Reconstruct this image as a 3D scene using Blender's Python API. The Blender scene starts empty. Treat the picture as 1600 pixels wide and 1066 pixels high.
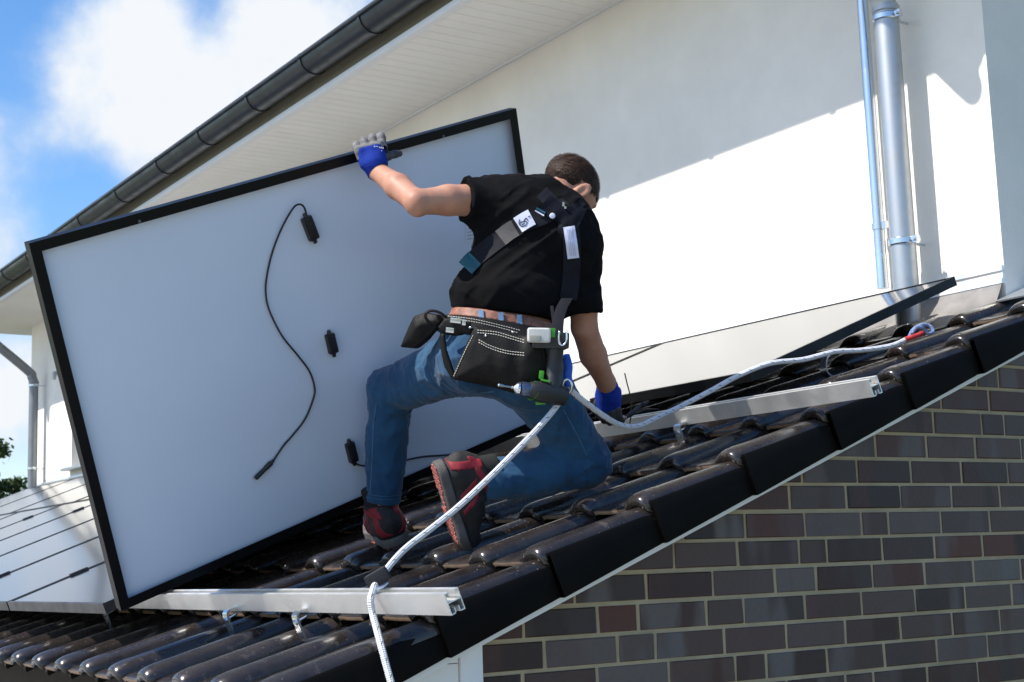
import bpy, bmesh, math, random
import numpy as np
from math import sin, cos, radians, pi, sqrt, atan2
from mathutils import Vector, Matrix

scene = bpy.context.scene
COL = scene.collection
rnd = random.Random(7)

# ------------------------------------------------------------------ camera
# axes: x runs right along the house wall, y points into the house, z is up; the camera stands at about eye level of the roof
F_PX = 2282.0
YAW, PIT, ROLL = radians(56.65), radians(8.63), radians(-1.90)
CAM = np.array([3.3053, 0.0, 0.0])
_f = np.array([-sin(YAW)*cos(PIT), cos(YAW)*cos(PIT), sin(PIT)])
_r0 = np.array([cos(YAW), sin(YAW), 0.0]); _u0 = np.cross(_r0, _f)
_r = cos(ROLL)*_r0 + sin(ROLL)*_u0; _u = -sin(ROLL)*_r0 + cos(ROLL)*_u0
CR = np.array([_r, -_u, _f])
cam_d = bpy.data.cameras.new('camera'); cam = bpy.data.objects.new('camera', cam_d); COL.objects.link(cam)
cam.matrix_world = Matrix(((_r[0], _u[0], -_f[0], CAM[0]), (_r[1], _u[1], -_f[1], CAM[1]), (_r[2], _u[2], -_f[2], CAM[2]), (0, 0, 0, 1)))
cam_d.sensor_width = 36.0; cam_d.lens = 36.0*F_PX/1600.0
cam_d.clip_start = 0.05; cam_d.clip_end = 4000
cam_d.dof.use_dof = True; cam_d.dof.focus_distance = 4.7; cam_d.dof.aperture_fstop = 9.0
scene.camera = cam

# ------------------------------------------------------------------ light
SUN = np.array([-0.20, -1.0, 1.25]); SUN = SUN/np.linalg.norm(SUN)          # towards the sun
ELEV = math.asin(SUN[2]); AZ = atan2(SUN[0], SUN[1])
world = bpy.data.worlds.new('World'); scene.world = world; world.use_nodes = True
sun_d = bpy.data.lights.new('sun', 'SUN'); sun = bpy.data.objects.new('sun', sun_d); COL.objects.link(sun)
sun_d.energy = 4.4; sun_d.angle = radians(0.53); sun_d.color = (1.0, 0.955, 0.88)
sun.rotation_euler = Vector(SUN).to_track_quat('Z', 'Y').to_euler(); sun.location = (0, -5, 12)
scene.view_settings.view_transform = 'Standard'; scene.view_settings.look = 'None'
scene.view_settings.exposure = 0.55; scene.view_settings.gamma = 1.0

def ray(px, py):
    return CR.T @ np.array([(px-800.0)/F_PX, (py-533.0)/F_PX, 1.0])
def at(px, py, depth):                                                          # point seen in that direction at that depth
    return CAM + depth*ray(px, py)
def hit(px, py, n, d):
    r = ray(px, py); n = np.array(n, float); return CAM + (d - n@CAM)/(n@r)*r

def build_sky():
    nt = world.node_tree; N = nt.nodes; Lk = nt.links
    for x in list(N): N.remove(x)
    out = N.new('ShaderNodeOutputWorld'); bg = N.new('ShaderNodeBackground')
    sky = N.new('ShaderNodeTexSky'); sky.sky_type = 'NISHITA'; sky.sun_disc = False
    sky.sun_elevation = ELEV; sky.sun_rotation = AZ; sky.altitude = 50; sky.air_density = 1.0; sky.dust_density = 1.0; sky.ozone_density = 2.0
    tc = N.new('ShaderNodeTexCoord')
    def vm(op, a, b=None, **k):
        n = N.new('ShaderNodeVectorMath'); n.operation = op
        for i, v in enumerate((a, b)):
            if v is None: continue
            if isinstance(v, (tuple, list)): n.inputs[i].default_value = v
            else: Lk.new(v, n.inputs[i])
        return n
    def mth(op, a, b=None, c=None, clamp=False):
        n = N.new('ShaderNodeMath'); n.operation = op; n.use_clamp = clamp
        for i, v in enumerate((a, b, c)):
            if v is None: continue
            if isinstance(v, (int, float)): n.inputs[i].default_value = v
            else: Lk.new(v, n.inputs[i])
        return n.outputs[0]
    d = tc.outputs['Generated']
    sep = N.new('ShaderNodeSeparateXYZ'); Lk.new(d, sep.inputs[0])
    den = mth('ADD', mth('MAXIMUM', sep.outputs[2], 0.0), 0.22)
    comb = N.new('ShaderNodeCombineXYZ')
    Lk.new(mth('DIVIDE', sep.outputs[0], den), comb.inputs[0]); Lk.new(mth('DIVIDE', sep.outputs[1], den), comb.inputs[1])
    no = N.new('ShaderNodeTexNoise'); no.inputs['Scale'].default_value = 1.15; no.inputs['Detail'].default_value = 8; no.inputs['Roughness'].default_value = 0.56
    no.inputs['Distortion'].default_value = 0.25
    off = vm('ADD', comb.outputs[0], (3.1, 1.7, 0.0)); Lk.new(off.outputs[0], no.inputs['Vector'])
    val = no.outputs['Fac']
    fine = N.new('ShaderNodeTexNoise'); fine.inputs['Scale'].default_value = 11.0; fine.inputs['Detail'].default_value = 7; fine.inputs['Roughness'].default_value = 0.6
    Lk.new(d, fine.inputs['Vector'])
    # cumulus banks: (direction, angular radius, weight)
    tot = mth('MULTIPLY', mth('SUBTRACT', val, 0.53), 2.2)
    hz = mth('DIVIDE', sep.outputs[2], 0.11); tot = mth('ADD', tot, mth('MULTIPLY', mth('POWER', 2.718, mth('MULTIPLY', mth('MULTIPLY', hz, hz), -1.0)), 0.22))
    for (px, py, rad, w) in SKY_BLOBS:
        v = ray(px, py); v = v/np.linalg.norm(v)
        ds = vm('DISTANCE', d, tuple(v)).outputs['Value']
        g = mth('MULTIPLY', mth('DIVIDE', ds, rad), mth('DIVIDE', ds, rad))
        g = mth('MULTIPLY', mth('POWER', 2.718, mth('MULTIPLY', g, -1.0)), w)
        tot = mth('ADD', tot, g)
    tot = mth('ADD', tot, mth('MULTIPLY', mth('SUBTRACT', fine.outputs['Fac'], 0.5), 2.1))
    mr = N.new('ShaderNodeMapRange'); mr.interpolation_type = 'SMOOTHSTEP'
    mr.inputs['From Min'].default_value = -0.12; mr.inputs['From Max'].default_value = 1.2
    Lk.new(tot, mr.inputs['Value'])
    # keep the clear air saturated, clouds near white with grey bellies
    hs = N.new('ShaderNodeHueSaturation'); hs.inputs['Saturation'].default_value = 1.3; hs.inputs['Value'].default_value = 1.0; hs.inputs['Hue'].default_value = 0.503
    Lk.new(sky.outputs[0], hs.inputs['Color'])
    cr = N.new('ShaderNodeMix'); cr.data_type = 'RGBA'
    cr.inputs[6].default_value = (2.7, 3.4, 4.4, 1); cr.inputs[7].default_value = (4.15, 4.3, 4.5, 1)
    Lk.new(mth('ADD', mth('MULTIPLY', mth('SUBTRACT', fine.outputs['Fac'], 0.5), 2.6), mth('MULTIPLY', tot, 0.75), clamp=True), cr.inputs[0])
    mx = N.new('ShaderNodeMix'); mx.data_type = 'RGBA'
    Lk.new(mr.outputs[0], mx.inputs[0]); Lk.new(hs.outputs[0], mx.inputs[6]); Lk.new(cr.outputs[2], mx.inputs[7])
    Lk.new(mx.outputs[2], bg.inputs['Color']); bg.inputs['Strength'].default_value = 0.15
    Lk.new(bg.outputs[0], out.inputs['Surface'])
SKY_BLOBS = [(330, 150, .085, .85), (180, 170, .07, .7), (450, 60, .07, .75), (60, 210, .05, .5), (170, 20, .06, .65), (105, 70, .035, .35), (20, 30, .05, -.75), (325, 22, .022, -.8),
             (60, 120, .04, -.45), (170, 290, .05, -.9), (60, 330, .05, -.7), (10, 392, .03, 1.0), (20, 640, .03, .5), (25, 560, .04, .1), (0, 160, .04, -.2), (-160, 400, .11, .9), (-420, 330, .14, .8)]  # last two banks lie out of view, added to brighten the panel reflections
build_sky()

# ------------------------------------------------------------------ helpers
MATS = {}
def mat(name, color, rough=0.6, metal=0.0, var=0.0, scale=8.0, bump=0.0, bscale=60.0, spec=0.5, coat=0.0, color2=None, rvar=0.0, bdist=0.004, detail=4, objvar=0.0, sheen=0.0):
    if name in MATS: return MATS[name]
    m = bpy.data.materials.new(name); m.use_nodes = True; MATS[name] = m
    nt = m.node_tree; N = nt.nodes; Lk = nt.links; b = N['Principled BSDF']
    c = (*color, 1) if len(color) == 3 else color
    b.inputs['Base Color'].default_value = c; b.inputs['Roughness'].default_value = rough; b.inputs['Metallic'].default_value = metal
    b.inputs['Specular IOR Level'].default_value = spec; b.inputs['Coat Weight'].default_value = coat; b.inputs['Coat Roughness'].default_value = 0.12
    if sheen: b.inputs['Sheen Weight'].default_value = sheen; b.inputs['Sheen Roughness'].default_value = 0.5
    tc = N.new('ShaderNodeTexCoord')
    if var or color2 or rvar:
        no = N.new('ShaderNodeTexNoise'); no.inputs['Scale'].default_value = scale; no.inputs['Detail'].default_value = detail; no.inputs['Roughness'].default_value = 0.6
        Lk.new(tc.outputs['Object'], no.inputs['Vector'])
    if var or color2:
        mx = N.new('ShaderNodeMix'); mx.data_type = 'RGBA'
        c2 = color2 if color2 else tuple(max(0, v*(1-var)) for v in color)
        c1 = color if color2 else tuple(min(1, v*(1+var)) for v in color)
        mx.inputs[6].default_value = (*c1, 1); mx.inputs[7].default_value = (*c2, 1)
        rp = N.new('ShaderNodeMapRange'); rp.inputs['From Min'].default_value = 0.3; rp.inputs['From Max'].default_value = 0.7
        Lk.new(no.outputs['Fac'], rp.inputs['Value']); Lk.new(rp.outputs[0], mx.inputs[0])
        src = mx.outputs[2]
        if objvar:
            oi = N.new('ShaderNodeObjectInfo'); hs = N.new('ShaderNodeHueSaturation')
            mr = N.new('ShaderNodeMapRange'); mr.inputs['To Min'].default_value = 1-objvar; mr.inputs['To Max'].default_value = 1+objvar
            Lk.new(oi.outputs['Random'], mr.inputs['Value']); Lk.new(mr.outputs[0], hs.inputs['Value']); Lk.new(src, hs.inputs['Color']); src = hs.outputs[0]
        Lk.new(src, b.inputs['Base Color'])
    if rvar:
        mr = N.new('ShaderNodeMapRange'); mr.inputs['From Min'].default_value = 0.3; mr.inputs['From Max'].default_value = 0.7
        mr.inputs['To Min'].default_value = max(0.02, rough-rvar); mr.inputs['To Max'].default_value = rough+rvar
        Lk.new(no.outputs['Fac'], mr.inputs['Value']); Lk.new(mr.outputs[0], b.inputs['Roughness'])
    if bump:
        n2 = N.new('ShaderNodeTexNoise'); n2.inputs['Scale'].default_value = bscale; n2.inputs['Detail'].default_value = 5
        Lk.new(tc.outputs['Object'], n2.inputs['Vector'])
        bp = N.new('ShaderNodeBump'); bp.inputs['Strength'].default_value = bump; bp.inputs['Distance'].default_value = bdist
        Lk.new(n2.outputs['Fac'], bp.inputs['Height']); Lk.new(bp.outputs[0], b.inputs['Normal'])
    return m

def thing(name, label, cat, loc=(0, 0, 0), group=None, kind=None):
    o = bpy.data.objects.new(name, None); COL.objects.link(o); o.location = tuple(float(v) for v in loc); o.empty_display_size = 0.1
    if label: o['label'] = label
    if cat: o['category'] = cat
    if group: o['group'] = group
    if kind: o['kind'] = kind
    return o
def tag(o, label, cat, group=None, kind=None):
    o['label'] = label
    if cat: o['category'] = cat
    if group: o['group'] = group
    if kind: o['kind'] = kind
    return o
def wloc(o):
    v = Vector((0, 0, 0))
    while o is not None: v = v + o.location; o = o.parent
    return v
def link(name, me, parent=None):
    o = bpy.data.objects.new(name, me); COL.objects.link(o)
    return o
def obj(name, verts, faces, material, parent=None, smooth=False, loc=None, angle=None):
    """mesh in world coordinates; its origin is put at loc (or the mean of the vertices)"""
    V = np.asarray(verts, float)
    c = np.asarray(loc, float) if loc is not None else V.mean(0)
    me = bpy.data.meshes.new(name); me.from_pydata((V-c).tolist(), [], [list(map(int, f)) for f in faces]); me.update()
    if material is not None:
        for m_ in (material if isinstance(material, (list, tuple)) else [material]): me.materials.append(m_)
    if smooth:
        me.polygons.foreach_set('use_smooth', [True]*len(me.polygons))
        if angle is not None: me.set_sharp_from_angle(angle=radians(angle))
    o = bpy.data.objects.new(name, me); COL.objects.link(o)
    if parent is not None:
        o.parent = parent; o.location = Vector(c) - wloc(parent)
    else: o.location = c
    return o
def place(name, me, loc, parent=None):                                          # another object sharing mesh data
    o = bpy.data.objects.new(name, me); COL.objects.link(o)
    if parent is not None: o.parent = parent; o.location = Vector(loc) - wloc(parent)
    else: o.location = loc
    return o
class G:
    """collects vertices and faces"""
    def __init__(s): s.v = []; s.f = []
    def add(s, V, Fc):
        b = len(s.v); s.v += [tuple(map(float, p)) for p in V]; s.f += [[b+i for i in f] for f in Fc]; return s
    def box(s, o, a, b, c):
        """parallelepiped: corner o, edge vectors a, b, c"""
        o, a, b, c = (np.asarray(t, float) for t in (o, a, b, c))
        V = [o, o+a, o+a+b, o+b, o+c, o+a+c, o+a+b+c, o+b+c]
        Fc = [(0, 3, 2, 1), (4, 5, 6, 7), (0, 1, 5, 4), (1, 2, 6, 5), (2, 3, 7, 6), (3, 0, 4, 7)]
        if np.dot(np.cross(a, b), c) < 0: Fc = [tuple(reversed(f)) for f in Fc]
        return s.add(V, Fc)
    def cbox(s, ce, a, b, c):
        ce, a, b, c = (np.asarray(t, float) for t in (ce, a, b, c)); return s.box(ce-(a+b+c)/2, a, b, c)
    def tube(s, path, rad, seg=12, cap=True, flat=None, up=None):
        V, Fc = tube(path, rad, seg, cap, flat, up); return s.add(V, Fc)
    def loft(s, rings, cap=True, close=True):
        n = len(rings[0]); V = [p for r in rings for p in r]; Fc = []
        for i in range(len(rings)-1):
            for j in range(n if close else n-1):
                k = (j+1) % n; Fc.append((i*n+j, i*n+k, (i+1)*n+k, (i+1)*n+j))
        if cap: Fc += [tuple(reversed(range(n))), tuple((len(rings)-1)*n+j for j in range(n))]
        return s.add(V, Fc)
    def obj(s, name, material, parent=None, smooth=False, angle=None, bevel=0.0, loc=None, seg=2):
        o = obj(name, s.v, s.f, material, parent, smooth, loc, angle)
        if bevel:
            bm = bmesh.new(); bm.from_mesh(o.data)
            es = [e for e in bm.edges if len(e.link_faces) == 2 and e.calc_face_angle(0) > radians(25)]
            bmesh.ops.bevel(bm, geom=es, offset=bevel, segments=seg, profile=0.7, affect='EDGES', clamp_overlap=True)
            bm.to_mesh(o.data); bm.free()
            o.data.polygons.foreach_set('use_smooth', [True]*len(o.data.polygons)); o.data.set_sharp_from_angle(angle=radians(40))
        return o
def frames(path, up=None):
    P = np.asarray(path, float); n = len(P); T = np.gradient(P, axis=0); T /= np.linalg.norm(T, axis=1)[:, None]+1e-12
    if up is None:
        u = np.array([0, 0, 1.0]) if abs(T[0][2]) < .9 else np.array([1.0, 0, 0])
    else: u = np.asarray(up, float)
    U = []; 
    for i in range(n):
        u = u - T[i]*np.dot(u, T[i]); u = u/(np.linalg.norm(u)+1e-12); U.append(u)
    U = np.array(U); return P, T, U, np.cross(T, U)
def tube(path, rad, seg=12, cap=True, flat=None, up=None):
    P, T, U, B = frames(path, up); n = len(P)
    R = np.full(n, rad) if np.isscalar(rad) else np.asarray(rad, float)
    F2 = R if flat is None else (np.full(n, flat) if np.isscalar(flat) else np.asarray(flat, float))
    a = np.arange(seg)*2*pi/seg
    V = [P[i] + R[i]*cos(t)*B[i] + F2[i]*sin(t)*U[i] for i in range(n) for t in a]
    Fc = [(i*seg+j, i*seg+(j+1) % seg, (i+1)*seg+(j+1) % seg, (i+1)*seg+j) for i in range(n-1) for j in range(seg)]
    if cap: Fc += [tuple(reversed(range(seg))), tuple((n-1)*seg+j for j in range(seg))]
    return V, Fc
def spline(pts, n=8):
    """Catmull-Rom through pts"""
    P = np.asarray(pts, float); P = np.vstack([2*P[0]-P[1], P, 2*P[-1]-P[-2]]); out = []
    for i in range(1, len(P)-2):
        for t in np.arange(n)/n:
            a, b, c, d = P[i-1], P[i], P[i+1], P[i+2]
            out.append(.5*((2*b)+(-a+c)*t+(2*a-5*b+4*c-d)*t*t+(-a+3*b-3*c+d)*t**3))
    out.append(P[-2]); return np.array(out)
def ribbon(path, width, thick, side):
    """flat strap along path; side = per-point vectors across the strap"""
    P = np.asarray(path, float); n = len(P); T = np.gradient(P, axis=0); T /= np.linalg.norm(T, axis=1)[:, None]
    S_ = np.asarray(side, float); S_ = np.tile(S_, (n, 1)) if S_.ndim == 1 else S_
    S_ = S_ - T*np.sum(S_*T, 1)[:, None]; S_ /= np.linalg.norm(S_, axis=1)[:, None]; Nn = np.cross(T, S_)
    W = np.full(n, width) if np.isscalar(width) else np.asarray(width)
    rings = [[P[i]-S_[i]*W[i]/2, P[i]+S_[i]*W[i]/2, P[i]+S_[i]*W[i]/2+Nn[i]*thick, P[i]-S_[i]*W[i]/2+Nn[i]*thick] for i in range(n)]
    return rings
X_ = np.array([1.0, 0, 0]); Y_ = np.array([0, 1.0, 0]); Z_ = np.array([0, 0, 1.0])

# roof coordinates: x along the eave, s up the slope, h above the plane of the verge flaps
RP = radians(21.0); S_DIR = np.array([0, cos(RP), sin(RP)]); N_DIR = np.array([0, -sin(RP), cos(RP)])
R_ORG = np.array([0.0, 1.538, -0.3632]); GROUND = -2.95
def RF(x, s, h): return R_ORG + np.array([x, 0, 0]) + s*S_DIR + h*N_DIR
def on_roof(px, py, h): return hit(px, py, N_DIR, N_DIR@R_ORG + h)
YW = 4.55                                                                       # house wall face
# ------------------------------------------------------------------ materials of the setting
def mat_stucco():
    m = mat('stucco', (0.83, 0.795, 0.715), 0.92, var=0.06, scale=2.2, detail=13, bump=0.9, bscale=260.0, spec=0.2, bdist=0.003)
    return m
M_STUCCO = mat_stucco()
M_SOFFIT = mat('soffit_paint', (0.83, 0.80, 0.73), 0.5, var=0.03, scale=3)
M_TRIM = mat('white_trim', (0.74, 0.745, 0.73), 0.45, var=0.03, scale=6, bump=.05, bscale=20)
M_FASCIA = mat('fascia_board', (0.15, 0.14, 0.10), 0.6, var=0.1, scale=5)
M_ZINC_D = mat('weathered_zinc', (0.055, 0.060, 0.064), 0.38, 0.65, var=0.18, scale=6, rvar=0.1)
M_ZINC = mat('zinc_pipe', (0.44, 0.455, 0.465), 0.44, 0.8, var=0.10, scale=9, rvar=0.08, bump=.04, bscale=15)
M_STEEL = mat('bright_steel', (0.68, 0.70, 0.72), 0.22, 1.0, var=0.08, scale=12, rvar=0.08)
M_ALU = mat('mill_aluminium', (0.84, 0.83, 0.80), 0.46, 0.88, var=0.08, scale=14, rvar=0.10)
M_LEAD = mat('lead_flashing', (0.22, 0.21, 0.20), 0.65, 0.3, var=0.25, scale=9, bump=.3, bscale=25)
M_TILE = mat('glazed_tile', (0.015, 0.0118, 0.011), 0.29, color2=(.032, .0255, .022), scale=13, rvar=0.14, spec=0.5, coat=0.25, bump=.16, bscale=70, bdist=.002, objvar=.22)
def specks(m, scale, thr, col):
    nt = m.node_tree; b = nt.nodes['Principled BSDF']; src = b.inputs['Base Color'].links[0].from_socket
    tc = nt.nodes.new('ShaderNodeTexCoord'); oi = nt.nodes.new('ShaderNodeObjectInfo'); ad = nt.nodes.new('ShaderNodeVectorMath'); ad.operation = 'ADD'
    nt.links.new(tc.outputs['Object'], ad.inputs[0]); nt.links.new(oi.outputs['Location'], ad.inputs[1])
    no = nt.nodes.new('ShaderNodeTexNoise'); no.inputs['Scale'].default_value = scale; no.inputs['Detail'].default_value = 3; nt.links.new(ad.outputs[0], no.inputs['Vector'])
    mr = nt.nodes.new('ShaderNodeMapRange'); mr.inputs['From Min'].default_value = thr; mr.inputs['From Max'].default_value = thr+.05; nt.links.new(no.outputs['Fac'], mr.inputs['Value'])
    mx = nt.nodes.new('ShaderNodeMix'); mx.data_type = 'RGBA'; mx.inputs[7].default_value = (*col, 1)
    nt.links.new(mr.outputs[0], mx.inputs[0]); nt.links.new(src, mx.inputs[6]); nt.links.new(mx.outputs[2], b.inputs['Base Color'])
specks(M_TILE, 130, .69, (.22, .19, .16)); specks(M_TILE, 24, .655, (.06, .05, .042))
M_FLAP = mat('tile_side', (0.0050, 0.0046, 0.0044), 0.6, spec=.07, var=0.15, scale=9, bump=.08, bscale=90, bdist=.002, objvar=.15)
M_TILE_RAW = mat('tile_raw_clay', (0.22, 0.145, 0.095), 0.9, var=0.3, scale=30)
M_MORTAR = mat('mortar', (0.37, 0.30, 0.185), 0.95, var=0.16, scale=7, bump=.6, bscale=130)
M_BLACKFR = mat('black_anodised', (0.005, 0.005, 0.006), 0.38, 0.0, spec=.2, var=0.2, scale=10, rvar=.07)
M_DARKFR = mat('dark_frame', (0.035, 0.036, 0.038), 0.38, 0.3, var=0.2, scale=10, rvar=.07)
M_BACK = mat('backsheet', (0.635, 0.71, 0.82), 0.38, var=0.025, scale=2, spec=0.4, bump=.02, bscale=40)
M_BLACKP = mat('black_plastic', (0.012, 0.012, 0.013), 0.42, var=0.2, scale=30)
M_GLASSPV = mat('pv_glass', (0.012, 0.015, 0.028), 0.13, var=0.15, scale=4, spec=0.6, coat=0.25)
MATS['pv_glass'].node_tree.nodes['Principled BSDF'].inputs['Coat Roughness'].default_value = 0.05

def mat_brick():
    m = bpy.data.materials.new('clinker_brick'); m.use_nodes = True; nt = m.node_tree; N = nt.nodes; Lk = nt.links; b = N['Principled BSDF']
    oi = N.new('ShaderNodeObjectInfo'); tc = N.new('ShaderNodeTexCoord')
    rp = N.new('ShaderNodeValToRGB'); cr = rp.color_ramp; cr.interpolation = 'LINEAR'
    cols = [(0, (.056, .031, .027)), (.15, (.100, .060, .049)), (.3, (.030, .017, .016)), (.45, (.108, .075, .064)), (.6, (.070, .035, .028)), (.72, (.135, .108, .096)), (.86, (.043, .025, .022)), (1, (.105, .034, .023))]
    while len(cr.elements) < len(cols): cr.elements.new(0.5)
    for e, (p, c) in zip(cr.elements, cols): e.position = p; e.color = (*c, 1)
    Lk.new(oi.outputs['Random'], rp.inputs[0])
    # soft flashing bands along the brick, shifted per brick
    mp = N.new('ShaderNodeMapping'); mp.inputs['Scale'].default_value = (1, 7, 1.6); Lk.new(tc.outputs['Object'], mp.inputs[0])
    cb = N.new('ShaderNodeCombineXYZ'); mu = N.new('ShaderNodeMath'); mu.operation = 'MULTIPLY'; mu.inputs[1].default_value = 57.0
    Lk.new(oi.outputs['Random'], mu.inputs[0]); Lk.new(mu.outputs[0], cb.inputs[0]); Lk.new(cb.outputs[0], mp.inputs['Location'])
    no = N.new('ShaderNodeTexNoise'); no.inputs['Scale'].default_value = 1.1; no.inputs['Detail'].default_value = 1.5; Lk.new(mp.outputs[0], no.inputs['Vector'])
    r2 = N.new('ShaderNodeValToRGB'); r2.color_ramp.elements[0].position = .50; r2.color_ramp.elements[0].color = (0, 0, 0, 1)
    r2.color_ramp.elements[1].position = .60; r2.color_ramp.elements[1].color = (1, 1, 1, 1); Lk.new(no.outputs['Fac'], r2.inputs[0])
    wn = N.new('ShaderNodeTexWhiteNoise'); wn.noise_dimensions = '1D'; Lk.new(mu.outputs[0], wn.inputs['W'])
    rp2 = N.new('ShaderNodeValToRGB'); c2 = rp2.color_ramp; c2.elements[0].color = (.028, .017, .016, 1); c2.elements[1].color = (.135, .118, .112, 1)
    e = c2.elements.new(.45); e.color = (.080, .030, .024, 1); Lk.new(wn.outputs['Value'], rp2.inputs[0])
    mx = N.new('ShaderNodeMix'); mx.data_type = 'RGBA'; sc = N.new('ShaderNodeMath'); sc.operation = 'MULTIPLY'; sc.inputs[1].default_value = .92
    Lk.new(r2.outputs[0], sc.inputs[0]); Lk.new(sc.outputs[0], mx.inputs[0]); Lk.new(rp.outputs[0], mx.inputs[6]); Lk.new(rp2.outputs[0], mx.inputs[7])
    fn = N.new('ShaderNodeTexNoise'); fn.inputs['Scale'].default_value = 60; fn.inputs['Detail'].default_value = 6; Lk.new(tc.outputs['Object'], fn.inputs['Vector'])
    m2 = N.new('ShaderNodeMix'); m2.data_type = 'RGBA'; m2.blend_type = 'MULTIPLY'; m2.inputs[0].default_value = .35
    Lk.new(mx.outputs[2], m2.inputs[6]); Lk.new(fn.outputs['Color'], m2.inputs[7]); Lk.new(m2.outputs[2], b.inputs['Base Color'])
    b.inputs['Roughness'].default_value = .5; b.inputs['Specular IOR Level'].default_value = .4
    bp = N.new('ShaderNodeBump'); bp.inputs['Strength'].default_value = .35; bp.inputs['Distance'].default_value = .003
    Lk.new(fn.outputs['Fac'], bp.inputs['Height']); Lk.new(bp.outputs[0], b.inputs['Normal'])
    return m
M_BRICK = mat_brick()
def mat_brick_far():
    m = bpy.data.materials.new('brick_rows'); m.use_nodes = True; nt = m.node_tree; N = nt.nodes; b = N['Principled BSDF']
    tc = N.new('ShaderNodeTexCoord'); mp = N.new('ShaderNodeMapping'); mp.inputs['Rotation'].default_value = (pi/2, 0, pi/2)
    br = N.new('ShaderNodeTexBrick'); br.inputs['Scale'].default_value = 1; br.inputs['Brick Width'].default_value = .247; br.inputs['Row Height'].default_value = .083
    br.inputs['Mortar Size'].default_value = .006; br.inputs['Color1'].default_value = (.08, .07, .07, 1); br.inputs['Color2'].default_value = (.05, .04, .042, 1)
    br.inputs['Mortar'].default_value = (.33, .29, .2, 1)
    nt.links.new(tc.outputs['Object'], mp.inputs[0]); nt.links.new(mp.outputs[0], br.inputs['Vector']); nt.links.new(br.outputs['Color'], b.inputs['Base Color'])
    b.inputs['Roughness'].default_value = .6
    return m

# ------------------------------------------------------------------ ground
def mat_grass():
    return mat('lawn', (0.085, 0.095, 0.045), 0.9, var=0.35, scale=1.2, bump=.5, bscale=30)
g = G(); g.box((-600, -600, GROUND-.3), (1200, 0, 0), (0, 1200, 0), (0, 0, .3))
o = g.obj('ground', mat_grass()); o['kind'] = 'structure'; o['label'] = 'green lawn round the house'
g = G(); g.box((-22, -14, GROUND), (36, 0, 0), (0, 15.6, 0), (0, 0, .03))
o = g.obj('bounce_yard', mat('paving', (.44, .42, .40), .9, var=.15, scale=3, bump=.3, bscale=40)); o['kind'] = 'structure'; o['label'] = 'unseen pale paved yard in front of the annex, added to bounce light'  # out of view; size and pale tone chosen to bounce sunlight onto the soffit

# ------------------------------------------------------------------ house
HX0, HX1 = -13.75, -0.205                                                        # wall from left corner to right corner
SOF_Z = 2.905; FAS_Y = 3.82
house = thing('house', 'white rendered house with dark gutter and deep soffit above the annex roof', 'house', (-7, YW+4, GROUND))
WX0, WX1, WZ0, WZ1 = -12.13, -10.9, 1.14, 2.35                                   # window opening
g = G()
def wallrect(g, x0, x1, z0, z1): g.box((x0, YW, z0), (x1-x0, 0, 0), (0, .36, 0), (0, 0, z1-z0))
wallrect(g, HX0, WX0, GROUND, SOF_Z+.25); wallrect(g, WX1, HX1, GROUND, SOF_Z+.25)
wallrect(g, WX0, WX1, GROUND, WZ0); wallrect(g, WX0, WX1, WZ1, SOF_Z+.25)
g.box((HX1-.36, YW+.36, GROUND), (.36, 0, 0), (0, 9.0, 0), (0, 0, SOF_Z+.25-GROUND))         # right side wall
g.box((HX0, YW+.36, GROUND), (.36, 0, 0), (0, 9.0, 0), (0, 0, SOF_Z+.25-GROUND))
g.box((HX0, YW+9.36, GROUND), (HX1-HX0, 0, 0), (0, .36, 0), (0, 0, SOF_Z+.25-GROUND))
bm = bmesh.new()
wall = g.obj('wall', M_STUCCO, house)
bm.from_mesh(wall.data); bmesh.ops.remove_doubles(bm, verts=bm.verts, dist=1e-4)
dbl = {}
for f in list(bm.faces): dbl.setdefault(tuple(sorted(v.index for v in f.verts)), []).append(f)
bmesh.ops.delete(bm, geom=[f for fs in dbl.values() if len(fs) > 1 for f in fs], context='FACES')
bm.to_mesh(wall.data); bm.free()
# window at the far left
M_WFR = mat('window_frame_paint', (.68, .69, .69), .4, var=.03)
M_WGL = mat('window_glass', (.03, .04, .05), .05, spec=.8, coat=.5)
g = G()
for (a, b_, c, d) in ((WX0, WX0+.07, WZ0, WZ1), (WX1-.07, WX1, WZ0, WZ1), (WX0+.07, WX1-.07, WZ0, WZ0+.07), (WX0+.07, WX1-.07, WZ1-.07, WZ1)):
    g.box((a, YW+.19, c), (b_-a, 0, 0), (0, .07, 0), (0, 0, d-c))
win = g.obj('window', M_WFR, house, bevel=.006)
G().box((WX0+.06, YW+.225, WZ0+.06), (WX1-WX0-.12, 0, 0), (0, .006, 0), (0, 0, WZ1-WZ0-.12)).obj('pane', M_WGL, win)
G().box((WX0-.06, YW-.10, WZ0-.035), (WX1-WX0+.12, 0, -.0), (0, .29, .01), (0, 0, .03)).obj('sill', M_ZINC, win, bevel=.004)
g = G(); g.cbox((-12.55, YW-.03, 2.20), (.08, 0, 0), (0, .06, 0), (0, 0, .05)); g.cbox((-12.55, YW-.075, 2.17), (.05, 0, 0), (0, .03, 0), (0, 0, .09))
g.obj('wall_bracket', M_ZINC, house, bevel=.006)
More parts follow.
